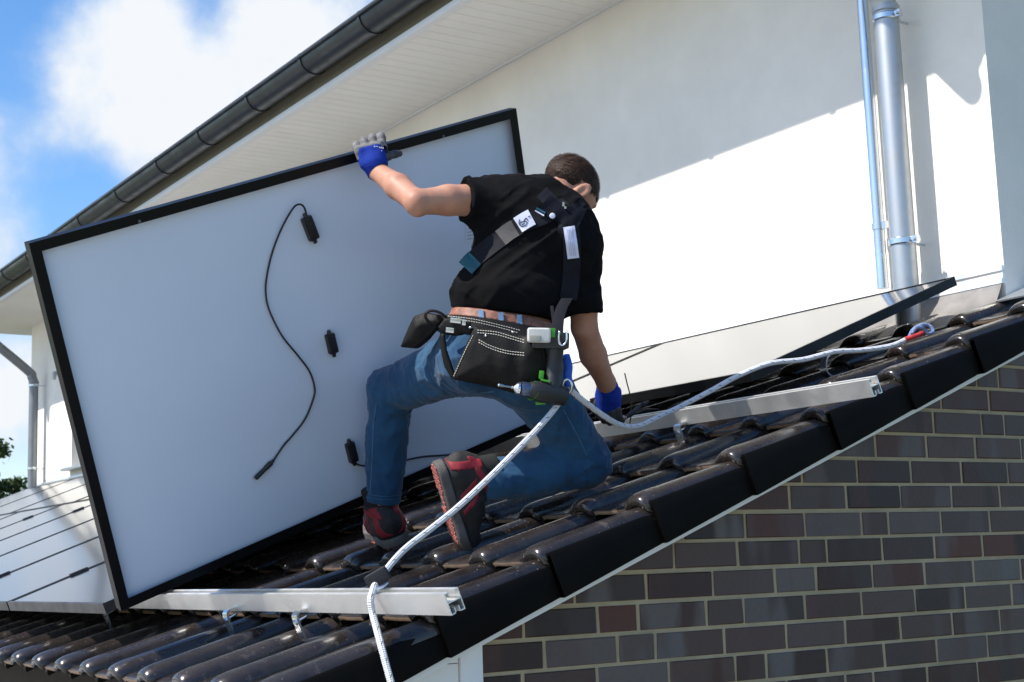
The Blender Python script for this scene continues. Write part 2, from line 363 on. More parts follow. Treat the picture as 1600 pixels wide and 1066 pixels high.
# soffit boards run out from the wall; each board a shallow strip with a groove beside it
gx0, gx1 = HX0-.68, HX1+.75
nb = 0
M_SOF = M_SOFFIT
bw = 0.10
me_board = None
nbd = int((gx1-gx0)/bw)
rings = []
prof = []
xx = gx0
while xx < gx1-1e-6:
    prof += [(xx, 0.0), (xx+bw-.008, 0.0), (xx+bw-.006, .004), (xx+bw-.002, .004)]
    xx += bw
prof.append((gx1, 0))
Va = [(x, FAS_Y+.02, SOF_Z+z) for x, z in prof] + [(x, YW, SOF_Z+z) for x, z in prof]
n_ = len(prof)
sof = obj('soffit', Va, [(i, i+1, n_+i+1, n_+i) for i in range(n_-1)], M_SOFFIT, house); sof['kind'] = 'stuff'
g = G(); g.box((gx0, YW, SOF_Z-.0), (HX0-gx0, 0, 0), (0, 9.5, 0), (0, 0, .02)); g.obj('verge_soffit', M_SOFFIT, house)
g = G(); g.box((HX0, YW-.016, SOF_Z-.014), (HX1-HX0, 0, 0), (0, .0135, 0), (0, 0, .02)); g.obj('soffit_edge_strip', M_TRIM, house)
g = G(); g.box((gx0, FAS_Y-.012, SOF_Z-.012), (gx1-gx0, 0, 0), (0, .05, 0), (0, 0, .035)); g.obj('soffit_trim', M_TRIM, house, bevel=.004)
g = G(); g.box((gx0, FAS_Y, SOF_Z+.024), (gx1-gx0, 0, 0), (0, .03, 0), (0, 0, .20)); g.obj('fascia', M_FASCIA, house)
# house roof above the gutter
hp = radians(24); yr = YW+4.86
Va = []
g = G()
for (y0, z0, y1, z1) in ((FAS_Y-.05, SOF_Z+.24, yr, SOF_Z+.24+(yr-FAS_Y+.05)*math.tan(hp)), (2*yr-FAS_Y+.05, SOF_Z+.24, yr, SOF_Z+.24+(yr-FAS_Y+.05)*math.tan(hp))):
    g.box((gx0, y0, z0), (gx1-gx0, 0, 0), (0, y1-y0, z1-z0), (0, 0, .06))
g.obj('roof', mat('house_roof_tiles', (.04, .036, .035), .5, var=.2, scale=10, bump=.4, bscale=12), house)
for xg in (HX0, HX1-.36):
    g = G(); zt = SOF_Z+.25; V6 = [(xg, YW, zt-.002), (xg, 2*yr-YW, zt-.002), (xg, yr, zt+(yr-YW)*math.tan(hp)-.05)]
    g.add(V6+[(x+.36, y, z) for x, y, z in V6], [(0, 2, 1), (3, 4, 5), (0, 1, 4, 3), (1, 2, 5, 4), (2, 0, 3, 5)]); g.obj('gable', M_STUCCO, house)
# gutter: half round, open at the top
GY, GZ, GR = FAS_Y-.098, 3.062, .090
def arc_pts(r, a0, a1, n): return [(r*cos(a), r*sin(a)) for a in np.linspace(a0, a1, n)]
sec = [(GY+p[0], GZ+p[1]) for p in arc_pts(GR, 0, -pi, 18)]
bead = [(GY-GR-.008+p[0]*.010, GZ+p[1]*.010) for p in arc_pts(1, 0, 2*pi*.86, 9)]
inner = [(GY+p[0], GZ+p[1]) for p in arc_pts(GR-.004, -pi, 0, 18)]
secp = sec + bead + inner
Va = [(gx0, y, z) for y, z in secp] + [(gx1, y, z) for y, z in secp]; n_ = len(secp)
Fc = [(i, (i+1) % n_, n_+(i+1) % n_, n_+i) for i in range(n_)]
gut = obj('gutter', Va, Fc, M_ZINC_D, house, smooth=True, angle=50)
for xe, sgn in ((gx0, 1), (gx1, -1)):
    r_ = [(xe, y, z) for y, z in sec]
    obj('end_cap', r_+[(xe+sgn*.004, y, z) for y, z in sec], [tuple(range(18)), tuple(reversed(range(18, 36)))], M_ZINC_D, gut)
ring_x = [-2.0, -2.83, -3.67, -4.45, -5.27, -6.14, -6.99, -7.95, -8.95, -9.8, -10.6, -11.48, -12.3, -13.1, -1.2, -.3]
ringp = arc_pts(1, .12, -pi-.25, 20)
me_ring = None
for rx in ring_x:
    if me_ring is None:
        g = G(); g.loft([[(dx, rr*p[0], rr*p[1]) for dx, rr in ((-.014, GR+.001), (-.014, GR+.007), (.014, GR+.007), (.014, GR+.001))] for p in ringp])
        o = obj('bracket', [np.array(v)+(rx, GY, GZ) for v in g.v], g.f, M_ZINC_D, gut, smooth=True, angle=40, loc=(rx, GY, GZ)); me_ring = o.data
    else: place('bracket', me_ring, (rx, GY, GZ), gut)
def downpipe(x_out, x_pipe, zb, rad=.05, M_ZINC=M_ZINC):
    p0 = np.array([x_out, GY, GZ-GR+.01]); yp = YW-.125
    g = G()
    # tapering outlet under the gutter, then the swan neck back to the wall
    g.tube([p0, p0-(0, 0, .02), p0-(0, 0, .06), p0-(0, 0, .09)], [rad*1.75, rad*1.6, rad*1.1, rad*1.02], 24, True)
    a = p0-(0, 0, .08); zt = 2.24
    pts = [a, a-(0, 0, .06), a+(0.01*(x_pipe-x_out), .05, -.13)]
    end = np.array([x_pipe, yp, zt]); 
    pts += [end+(-.06*(x_pipe-x_out)*2, -.085, .075), end+(0, -.022, -.01), end+(0, 0, -.08)]
    g.tube(spline(pts, 8), rad, 24, True)
    dp = g.obj('downpipe', M_ZINC, house, smooth=True, angle=45)
    g = G(); g.tube([(x_pipe, yp, zt-.05), (x_pipe, yp, zb)], rad, 28, True); g.obj('pipe_run', M_ZINC, dp, smooth=True, angle=45)
    for zc in (zt-.07, 2.135, 1.205):
        g = G(); g.tube([(x_pipe, yp, zc-.014), (x_pipe, yp, zc-.010), (x_pipe, yp, zc+.010), (x_pipe, yp, zc+.014)], [rad+.002, rad+.006, rad+.006, rad+.002], 28)
        if zc < 2.15:
            g.tube([(x_pipe, yp+rad, zc), (x_pipe, YW+.005, zc)], .006, 8)
            g.cbox((x_pipe+rad+.016, yp+.0, zc), (.026, 0, 0), (0, .02, 0), (0, 0, .028))
            g.tube([(x_pipe+rad+.016, yp-.02, zc), (x_pipe+rad+.016, yp+.022, zc)], .007, 8)
            g.obj('clamp', M_STEEL, dp, smooth=True, angle=35)
        else: g.obj('socket_ring', M_ZINC, dp, smooth=True, angle=35)
    return dp
downpipe(-.46, float(hit(1400, 235, (0, 1, 0), YW-.125)[0]), .86)
downpipe(-13.19, float(hit(52, 650, (0, 1, 0), YW-.125)[0]), .80, M_ZINC=mat('shaded_zinc_pipe', (.24, .25, .26), .5, .7, var=.12, scale=9))  # darker copy of the pipe zinc, shade put into its colour
g = G(); g.tube([(-.755, YW-.06, SOF_Z+.02), (-.755, YW-.06, 1.055)], .0235, 20); sp = g.obj('conduit', M_STEEL, house, smooth=True, angle=45)
g = G(); g.tube([(-.755, YW-.06, 1.30), (-.755, YW-.06, 1.325)], .028, 20); g.tube([(-.755, YW-.04, 1.313), (-.755, YW+.005, 1.313)], .006, 8)
g.cbox((-.718, YW-.062, 1.313), (.02, 0, 0), (0, .02, 0), (0, 0, .03)); g.obj('clamp', M_STEEL, sp, smooth=True, angle=35)
# wall flashing above the annex roof
g = G()
zf = 1.045
profl = [(YW, zf+.012), (YW-.012, zf+.006), (YW-.014, zf-.012), (YW-.008, zf-.020), (YW-.010, zf-.038), (YW-.018, zf-.046), (YW-.020, zf-.062), (YW, zf-.064)]
g.loft([[(x, y, z) for y, z in profl] for x in (HX0+.1, HX1-.002)])
g.obj('flashing_profile', M_ALU, house)
for xk in np.arange(-.5, -13.2, -.6):
    g = G(); g.tube([(xk, YW-.008, zf-.03), (xk, YW-.022, zf-.03)], .007, 8)
    if xk > -3.0: g.obj('screw', M_STEEL, house, smooth=True, angle=40)
rowx = np.linspace(HX0+.1, HX1-.004, 120); rr_ = random.Random(3)
low = [(x, YW-.05-.03*rr_.random(), .90+.012*rr_.random()) for x in rowx]
Va = [(x, YW-.011, zf-.05) for x in rowx] + [(x, YW-.03, .955) for x in rowx] + low + [(x, YW-.17-.02*rr_.random(), .835) for x in rowx]
n_ = len(rowx)
obj('lead_apron', Va, [(k*n_+i, k*n_+i+1, (k+1)*n_+i+1, (k+1)*n_+i) for k in range(3) for i in range(n_-1)], M_LEAD, house, smooth=True)

# ------------------------------------------------------------------ annex: brick wall, lean-to roof
annex = thing('annex', 'clinker brick annex with black glazed tile lean-to roof', 'building', (-3, 3, GROUND))
SL = 3.26; ROWS = 9; EXP = .3741; TW = .27
def verge_z(y): return R_ORG[2] + (y-R_ORG[1])*math.tan(RP)                     # height of the flap plane
BY0 = 2.045; BY1 = 6.4
# mortar body
MX = -.0045
top = lambda y: min(verge_z(y)+.04, verge_z(YW+.25))
Va = [(MX, BY0, GROUND), (MX, BY1, GROUND), (MX, BY1, top(BY1)), (MX, YW+.2, top(YW+.2)), (MX, BY0, top(BY0))]
Va += [(-.3, y, z) for _, y, z in Va]
brick_wall = obj('brick_wall', Va, [(0, 1, 2, 3, 4), (9, 8, 7, 6, 5), (0, 5, 6, 1), (1, 6, 7, 2), (2, 7, 8, 3), (3, 8, 9, 4), (4, 9, 5, 0)], M_MORTAR, annex)
JOINTS = {-3: [3.121, 3.368, 3.489, 3.734, 3.978], -2: [2.175, 2.42, 2.672, 2.921, 3.043, 3.294, 3.545, 3.79, 4.037], -1: [2.249, 2.494, 2.628, 2.884, 3.131, 3.38, 3.626, 3.871, 4.111],
 0: [2.185, 2.43, 2.571, 2.822, 2.967, 3.215, 3.459, 3.703, 3.945, 4.183], 1: [2.356, 2.605, 2.851, 3.097, 3.269, 3.514, 3.757, 3.998, 4.24], 2: [2.711, 2.954, 3.204, 3.323, 3.568, 3.814, 4.052],
 3: [2.748, 2.989, 3.235, 3.482, 3.606, 3.853, 4.1], 4: [2.938, 3.179, 3.422, 3.669, 3.916, 4.163], 5: [3.236, 3.477, 3.727, 3.974, 4.214], 6: [3.57, 3.811, 4.056, 4.296], 7: [3.611, 3.854, 4.097, 4.217], 8: [3.901, 4.147], 9: [4.089, 4.206]}
rb = random.Random(11)
for j in range(-9, 16):
    js = list(JOINTS.get(j, [2.12+.247*.5*(j % 2)+.06*((j*7) % 3)]))
    if j in (-3,):
        pass
    while js[0]-.247 > BY0+.05: js.insert(0, js[0]-.247)
    while js[-1] < BY1-.15:
        js.append(js[-1] + (.247 if rb.random() > .1 else .123))
    edges = [BY0-.006] + js + [BY1]
    z0 = -.204+.083*j+.006+rb.uniform(-.001, .001); z1 = z0+.071
    for a, b_ in zip(edges[:-1], edges[1:]):
        a += .006; b_ -= .006
        if b_-a < .03: continue
        zt0, zt1 = min(z1, top(a)+.01), min(z1, top(b_)+.01)
        if zt1-z0 < .015: continue
        ya = a
        if zt0 - z0 < .004:                                                     # cut by the sloping roof edge
            ya = a + (z0+.004 - top(a)-.01)/math.tan(RP); zt0 = z0+.004
            if b_-ya < .02: continue
        w = rb.uniform(-.0025, .002)
        q = lambda: rb.uniform(-.0019, .0019)
        e = .0025
        f_ = [(w, ya+e+q(), z0+e+q()), (w, b_-e+q(), z0+e+q()), (w, b_-e+q(), zt1-e+q()), (w, ya+e+q(), max(zt0-e, z0+e+.001))]
        k_ = [(-.002, ya+q(), z0), (-.004, b_+q(), z0), (-.004, b_+q(), zt1), (-.004, ya+q(), zt0)]
        bk = [(-.03, y, z) for _, y, z in k_]
        obj('brick', f_+k_+bk, [(0, 1, 2, 3)] + [(i, 4+i, 4+(i+1) % 4, (i+1) % 4) for i in range(4)] + [(4+i, 8+i, 8+(i+1) % 4, 4+(i+1) % 4) for i in range(4)], M_BRICK, brick_wall)
G().box((-.02, BY0, GROUND+.02), (.02, 0, 0), (0, BY1-BY0, 0), (0, 0, -.204+.083*-9-GROUND-.03)).obj('brick_base', mat_brick_far(), annex)
# white boarded end of the eaves box in front of the brick
g = G(); g.box((-.02, BY0-.068, GROUND+.02), (.034, 0, 0), (0, .066, 0), (0, 0, verge_z(BY0-.06)-.01-GROUND)); g.obj('corner_board', M_TRIM, annex, bevel=.003)
ZB = -.252+.19
for k in range(14):
    z1 = ZB-.19*k; z0 = z1-.188
    if k == 0: z1 = -.145
    ymin = 1.30
    tz = lambda y: min(z1, verge_z(y)-.004)
    yk = min(BY0-.072, R_ORG[1]+(z1+.004-R_ORG[2])/math.tan(RP)); pts = [(ymin, z0), (BY0-.071, z0), (BY0-.071, tz(BY0-.071)), (yk, tz(yk)), (ymin, max(tz(ymin), z0+.002))]
    if k == 0:
        yc = R_ORG[1]+(z0+.004-R_ORG[2]+.004)/math.tan(RP); pts = [(yc, z0), (BY0-.071, z0), (BY0-.071, tz(BY0-.071))]
    n_ = len(pts); Va = [(.004, y, z) for y, z in pts]+[(-.03, y, z) for y, z in pts]
    obj('board', Va, [tuple(range(n_)), tuple(reversed(range(n_, 2*n_)))]+[(i, n_+i, n_+(i+1) % n_, (i+1) % n_) for i in range(n_)], M_TRIM, annex)
g = G(); g.box((-14, 1.32, GROUND), (13.96, 0, 0), (0, 3.2, 0), (0, 0, -.47-GROUND)); g.obj('annex_wall', M_STUCCO, annex)
# verge board and roof deck
roof = G().box(RF(-14.0, .03, .045), (14.02, 0, 0), SL*S_DIR, .02*N_DIR).obj('roof', mat('underlay', (.05, .045, .04), .9), annex)
G().box(RF(.02, -.10, -.021), (.055, 0, 0), (SL+.4)*S_DIR, .062*N_DIR).obj('verge_board', M_TRIM, annex, bevel=.003)
eg = [RF(0, -.10, -.015)[1]-.055, RF(0, -.10, -.015)[2]]
sec2 = [(eg[0]+.06*cos(a), eg[1]+.06*sin(a)) for a in np.linspace(0, -pi, 16)]+[(eg[0]+.057*cos(a), eg[1]+.057*sin(a)) for a in np.linspace(-pi, 0, 16)]
n_ = len(sec2); obj('eave_gutter', [(-14.1, y, z) for y, z in sec2]+[(-.02, y, z) for y, z in sec2], [(i, (i+1) % n_, n_+(i+1) % n_, n_+i) for i in range(n_)]+[tuple(range(n_, n_+16))], M_ZINC, annex, smooth=True, angle=50)
G().box(RF(-14.0, .035, -.10), (14.0, 0, 0), .03*S_DIR, .145*N_DIR).obj('eave_board', mat('eave_timber', (.022, .015, .012), .8, var=.25, scale=6), annex)
# ---- roof tiles
def tile_profile():
    p = [(-.232, -.060), (-.229, -.047), (-.222, -.039), (-.212, -.0365), (-.19, -.0375), (-.15, -.0385), (-.11, -.038), (-.085, -.0355), (-.066, -.030), (-.054, -.023)]
    p += [(-.044, -.0155), (-.034, -.0085), (-.022, -.0033), (-.010, -.0006), (.002, 0.), (.013, -.001), (.024, -.0045), (.033, -.011), (.040, -.0195), (.044, -.030), (.045, -.042)]
    return p
TILT = .037/EXP
def tile_mesh(verge=False):
    prof = tile_profile(); n = len(prof)
    stations = [(-.004, .021), (-.003, .013), (.003, .0065), (.012, .002), (.026, -.0008), (.045, -.0020), (.085, 0.), (.20, 0.), (.32, 0.), (.49, 0.)]
    V = []; Fc = []; Mi = []
    for (l, drop) in stations:
        for (u, h) in prof:
            roll = max(0., min(1., (h+.038)/.022)) if u > -.1 else 0.
            dp = drop*(.30+.70*roll)
            ll = l - (.016*roll if l < .03 else .016*roll*max(0, 1-(l-.03)/.06))   # the roll noses forward of the pan
            # slight swell of the roll at its nose
            sw = 1+.10*math.exp(-((l-.03)/.03)**2) if u > -.06 else 1.
            hh = .150 + h*1. - dp - TILT*l
            V.append((u*sw, ll, hh))
    m = len(stations)
    for i in range(m-1):
        for j in range(n-1): Fc.append((i*n+j, i*n+j+1, (i+1)*n+j+1, (i+1)*n+j)); Mi.append(0)
    # thickness under the front edge
    b = len(V)
    for j in range(n):
        x, l, h = V[j]; V.append((x*.99, l+.004, h-.012))
    for j in range(n):
        x, l, h = V[j]; V.append((x*.97, l+.05, h-.010))
    for j in range(n-1):
        Fc.append((b+j, b+j+1, j+1, j)); Mi.append(1 if prof[j][0] < -.06 and j > 1 else 0)
        Fc.append((b+n+j, b+n+j+1, b+j+1, b+j)); Mi.append(2)
    if verge:
        b = len(V)
        # side flap, stepped outward at its lower end, with a folded return
        for (l, xo) in ((0., .062), (.006, .0635), (.47, .040)):
            V += [(xo-.026, l, .122-TILT*l), (xo-.005, l, .127-TILT*l), (xo, l, .120-TILT*l), (xo, l, .006), (xo-.002, l, .0), (xo-.014, l, .0)]
        for i in range(2):
            for j in range(6): k = (j+1) % 6; Fc.append((b+i*6+j, b+(i+1)*6+j, b+(i+1)*6+k, b+i*6+k)); Mi.append(2)
        Fc.append(tuple(b+j for j in range(6))); Mi.append(2)
        V += [(.062, 0, .0), (.062, 0, .120), (.022, .0, .110), (.022, 0, .0)]; c = len(V)-4
        Fc.append((c, c+1, c+2, c+3)); Mi.append(2)
    # to world axes
    W_ = [np.array([x, 0, 0]) + l*S_DIR + h*N_DIR for x, l, h in V]
    me = bpy.data.meshes.new('verge_tile' if verge else 'roof_tile'); me.from_pydata([tuple(w) for w in W_], [], Fc); me.update()
    for mm in (M_TILE, M_TILE_RAW, M_FLAP): me.materials.append(mm)
    me.polygons.foreach_set('material_index', Mi); me.polygons.foreach_set('use_smooth', [True]*len(Fc)); me.set_sharp_from_angle(angle=radians(55))
    return me
ME_T, ME_V = tile_mesh(False), tile_mesh(True)
rt = random.Random(5)
for k in range(52):
    for r in range(ROWS):
        if k > 12 and r > 1: continue
        loc = RF(.06-TW*k + rt.uniform(-.0025, .0025), (EXP*r if r else -.085) + rt.uniform(-.003, .003), rt.uniform(-.0015, .0015))
        o = place('verge_tile' if k == 0 else 'roof_tile', ME_V if k == 0 else ME_T, loc, roof)
        o.rotation_euler = (rt.uniform(-.003, .003), rt.uniform(-.006, .006), rt.uniform(-.004, .004))
# sheet-metal cap along the top of the strip beside the house corner
G().box(RF(HX1+.004, SL-.06, .128), (.30, 0, 0), .17*S_DIR, .006*N_DIR).obj('metal_cap', M_ZINC, annex)

# ------------------------------------------------------------------ rails, hooks, installed panels
RAIL_H0, RAIL_H1 = .166, .2185
def rail(s0, x_end, x_start, label):
    t = thing('mounting_rail', label, 'rail', RF(x_end, s0, RAIL_H0), 'aluminium rails across the tiles')
    L = x_start-x_end; w = .040; hh = RAIL_H1-RAIL_H0; k = .0026
    g = G()
    def bar(s, h, ws, wh): g.box(RF(x_end, s0+s, RAIL_H0+h), (L, 0, 0), ws*S_DIR, wh*N_DIR)
    bar(0, 0, k, hh); bar(w-k, 0, k, hh)                                         # side webs
    bar(k, hh*.52, w-2*k, k)                                                     # middle web
    bar(k, hh-k, .009, k); bar(w-k-.009, hh-k, .009, k)                           # lips of the upper channel
    bar(k+.009-k, hh-.011, k, .0085); bar(w-k-.009, hh-.011, k, .0085)
    bar(k, 0, .010, k); bar(w-k-.010, 0, .010, k); bar(.0126, k, k, .012); bar(w-.0126-k, k, k, .012)
    g.obj('rail_profile', M_ALU, t)
    return t
rail1 = rail(.262, .40, -13.3, 'aluminium mounting rail in the foreground near the eave, under the held panel')
rail2 = rail(1.80, .385, -13.3, 'aluminium mounting rail higher up the roof, beyond the kneeling worker')
# splice plate on the upper rail
G().box(RF(-1.02, 1.797, .182), (.012, 0, 0), .003*S_DIR, .038*N_DIR).obj('splice_seam', M_STEEL, rail2)
def hook(x, s0, label):
    t = thing('roof_hook', label, 'roof hook', RF(x, s0, .1), 'steel roof hooks carrying the rails')
    w = .032
    pts = [(.012, .172), (-.008, .173), (-.022, .175), (-.031, .169), (-.033, .155), (-.032, .135), (-.031, .112), (-.024, .098), (.03, .088), (.10, .080)]
    path = spline([RF(x, s0+a, b) for a, b in pts], 4)
    g = G(); g.loft(ribbon(path, w, .006, X_)); g.obj('hook_strap', M_STEEL, t, smooth=True, angle=40)
    g = G(); g.tube([RF(x, s0-.043, .152), RF(x, s0-.026, .155)], [.009, .009], 6); g.tube([RF(x, s0-.026, .155), RF(x, s0+.0, .157)], .0045, 8); g.obj('bolt', M_STEEL, t)
    return t
hook(-.86, .262, 'stainless roof hook under the front rail, beside the foot of the held panel')
hook(-.37, .262, 'stainless roof hook under the front rail, left of the hanging rope')
hook(-2.0, .262, 'stainless roof hook under the lower edge of the installed panels')
hook(-.46, 1.80, 'stainless roof hook under the upper rail, right of the worker')
hook(-1.28, 1.80, 'stainless roof hook under the upper rail in shade below the gloved right hand')

def pv_panel(name, label, o, u, v, L, H, group=None, frame_m=None, depth=.035, lean=None):
    """o = corner of the front (glass) face, u and v its edges, w = outward normal of the glass"""
    u = np.asarray(u, float); v = np.asarray(v, float); w = np.cross(u, v); o = np.asarray(o, float)
    t = thing(name, label, 'solar panel', o, group)
    fm = frame_m or M_BLACKFR; b = .011; fl = .030; th = .0022
    sides = [(o, u, v, L), (o+u*L, v, -u, H), (o+u*L+v*H, -u, -v, L), (o+v*H, -v, u, H)]
    for (c, a, inn, ln) in sides:
        g = G()
        tr = .0005
        c2 = c + a*tr; l2 = ln-2*tr
        # outer web, front lip, back flange, mitred by shortening
        g.box(c2, a*l2, inn*th, -w*depth)
        g.add([c+inn*th+a*th, c+a*(ln-th)+inn*th, c+a*(ln-b)+inn*b, c+a*b+inn*b] + [q-w*.002 for q in (c+inn*th+a*th, c+a*(ln-th)+inn*th, c+a*(ln-b)+inn*b, c+a*b+inn*b)],
              [(0, 1, 2, 3), (7, 6, 5, 4), (2, 6, 7, 3), (0, 3, 7, 4), (1, 5, 6, 2)])
        q4 = [c+inn*th+a*th-w*depth, c+a*(ln-th)+inn*th-w*depth, c+a*(ln-fl)+inn*fl-w*depth, c+a*fl+inn*fl-w*depth]
        g.add(q4+[q+w*.002 for q in q4], [(3, 2, 1, 0), (4, 5, 6, 7), (3, 7, 6, 2), (0, 4, 7, 3), (1, 2, 6, 5)])
        g.obj('frame_bar', fm, t)
    i = th+.0006
    G().box(o+u*i+v*i-w*.0075, u*(L-2*i), v*(H-2*i), w*.005).obj('glass', M_GLASSPV, t)
    G().box(o+u*i+v*i-w*.0105, u*(L-2*i), v*(H-2*i), w*.0025).obj('backsheet', M_BACK, t)
    return t
PT = .272                                                                       # height of the glass face
PW_, PH_ = 1.722, 1.134
# top row, landscape
xr = -.27; n_top = 0
ordn = ['first', 'second', 'third', 'fourth', 'fifth', 'sixth', 'seventh', 'eighth', 'ninth', 'tenth', 'eleventh']
for k in range(7):
    s0 = 1.975 if k < 2 else 1.80
    x1 = xr-k*1.745
    pv_panel('solar_panel', ['dark glossy panel mounted highest on the roof under the right downpipe, reflecting the white wall', 'dark glossy panel mounted in the upper row behind the worker',
      'upper-row installed panel hidden mostly behind the upright panel, nearest the worker', 'upper-row installed panel mostly behind the upright panel, farther left', 'upper-row installed panel under the window sill',
      'upper-row installed panel at the foot of the left downpipe', 'upper-row installed panel at the far left end of the roof'][k],
      RF(x1, s0, PT), -X_, -S_DIR*-1*-1, 1.722, PH_, 'installed panels of the upper row', M_BLACKFR) if False else \
    pv_panel('solar_panel', ['dark glossy panel mounted highest on the roof under the right downpipe, reflecting the white wall', 'dark glossy panel mounted in the upper row behind the worker',
      'upper-row installed panel nearly hidden behind the upright panel and the worker', 'upper-row installed panel behind the upright panel, next to the window', 'upper-row installed panel just below the window sill',
      'upper-row installed panel at the foot of the left downpipe', 'upper-row installed panel at the far left end of the roof'][k],
      RF(x1-1.722, s0, PT), X_, S_DIR, 1.722, PH_, 'installed panels of the upper row', M_BLACKFR)
for k in range(10):
    x1 = -1.42-k*1.2
    pv_panel('solar_panel', 'lower-row installed panel at the edge of the array, beside the foot of the held panel' if k == 0 else '%s lower-row installed panel counted left from the held panel' % ordn[k],
      RF(x1-1.182, .062, PT), X_, S_DIR, 1.182, PW_, 'installed panels of the lower row', M_DARKFR)
M_CLAMP = mat('clamp_grey', (.10, .105, .11), .45, .4)
for k in range(1, 9):
    for s0 in (.30, 1.45):
        x1 = -1.42-k*1.2+.009
        o = G().cbox(RF(x1, s0+.062, PT+.004), (.024, 0, 0), .075*S_DIR, .006*N_DIR).obj('panel_clamp', M_CLAMP, bevel=.002)
        tag(o, 'small dark clamp bridging the %s joint of the lower installed row, %s half' % (ordn[k-1], 'lower' if s0 < 1 else 'upper'), 'clamp', 'clamps between the installed panels')
# ------------------------------------------------------------------ implicit surfaces for soft shapes
IR, ID, IF = CR[0], CR[1], CR[2]                                                # image right, image down, away from the camera
def nrm(v): v = np.asarray(v, float); return v/np.linalg.norm(v)
def rc(p, a, b, ra, rb):
    a = np.asarray(a, np.float32); ba = np.asarray(b, np.float32)-a; q = p-a
    t = np.clip((q@ba)/float(ba@ba), 0, 1); d = q - t[:, None]*ba
    return np.sqrt(np.einsum('ij,ij->i', d, d)) - (ra+(rb-ra)*t)
def chain(p, pts, rs, k=.0):
    d = None
    for i in range(len(pts)-1):
        e = rc(p, pts[i], pts[i+1], rs[i], rs[i+1]); d = e if d is None else (smin(d, e, k) if k else np.minimum(d, e))
    return d
def ell(p, c, ax, r):
    q = ((p-np.asarray(c, np.float32))@np.asarray(ax, np.float32).T); r = np.asarray(r, np.float32)
    k0 = np.linalg.norm(q/r, axis=1); k1 = np.linalg.norm(q/(r*r), axis=1)+1e-9
    return k0*(k0-1)/k1
def rbox(p, c, ax, hb, rad):
    q = np.abs((p-np.asarray(c, np.float32))@np.asarray(ax, np.float32).T) - (np.asarray(hb, np.float32)-rad)
    return np.linalg.norm(np.maximum(q, 0), axis=1) + np.minimum(q.max(1), 0) - rad
def smin(a, b, k):
    h = np.clip(.5+.5*(b-a)/k, 0, 1); return b+(a-b)*h - k*h*(1-h)
def smax(a, b, k): return -smin(-a, -b, k)
def plane(p, c, n): return (p-np.asarray(c, np.float32))@np.asarray(n, np.float32)
def _hash(ix, iy, iz, seed):
    h = (ix*374761393 + iy*668265263 + iz*2147483647 + seed*1442695041) & 0xffffffff
    h = ((h ^ (h >> 13))*1274126177) & 0xffffffff
    return ((h ^ (h >> 16)) & 0xffff).astype(np.float32)/65535.0
def vnoise(q, seed=0):
    i = np.floor(q).astype(np.int64); f = (q-i).astype(np.float32); f = f*f*f*(f*(f*6-15)+10); r = 0
    for dx in (0, 1):
        for dy in (0, 1):
            for dz in (0, 1):
                w = (f[:, 0] if dx else 1-f[:, 0])*(f[:, 1] if dy else 1-f[:, 1])*(f[:, 2] if dz else 1-f[:, 2])
                r = r + w*_hash(i[:, 0]+dx, i[:, 1]+dy, i[:, 2]+dz, seed)
    return r
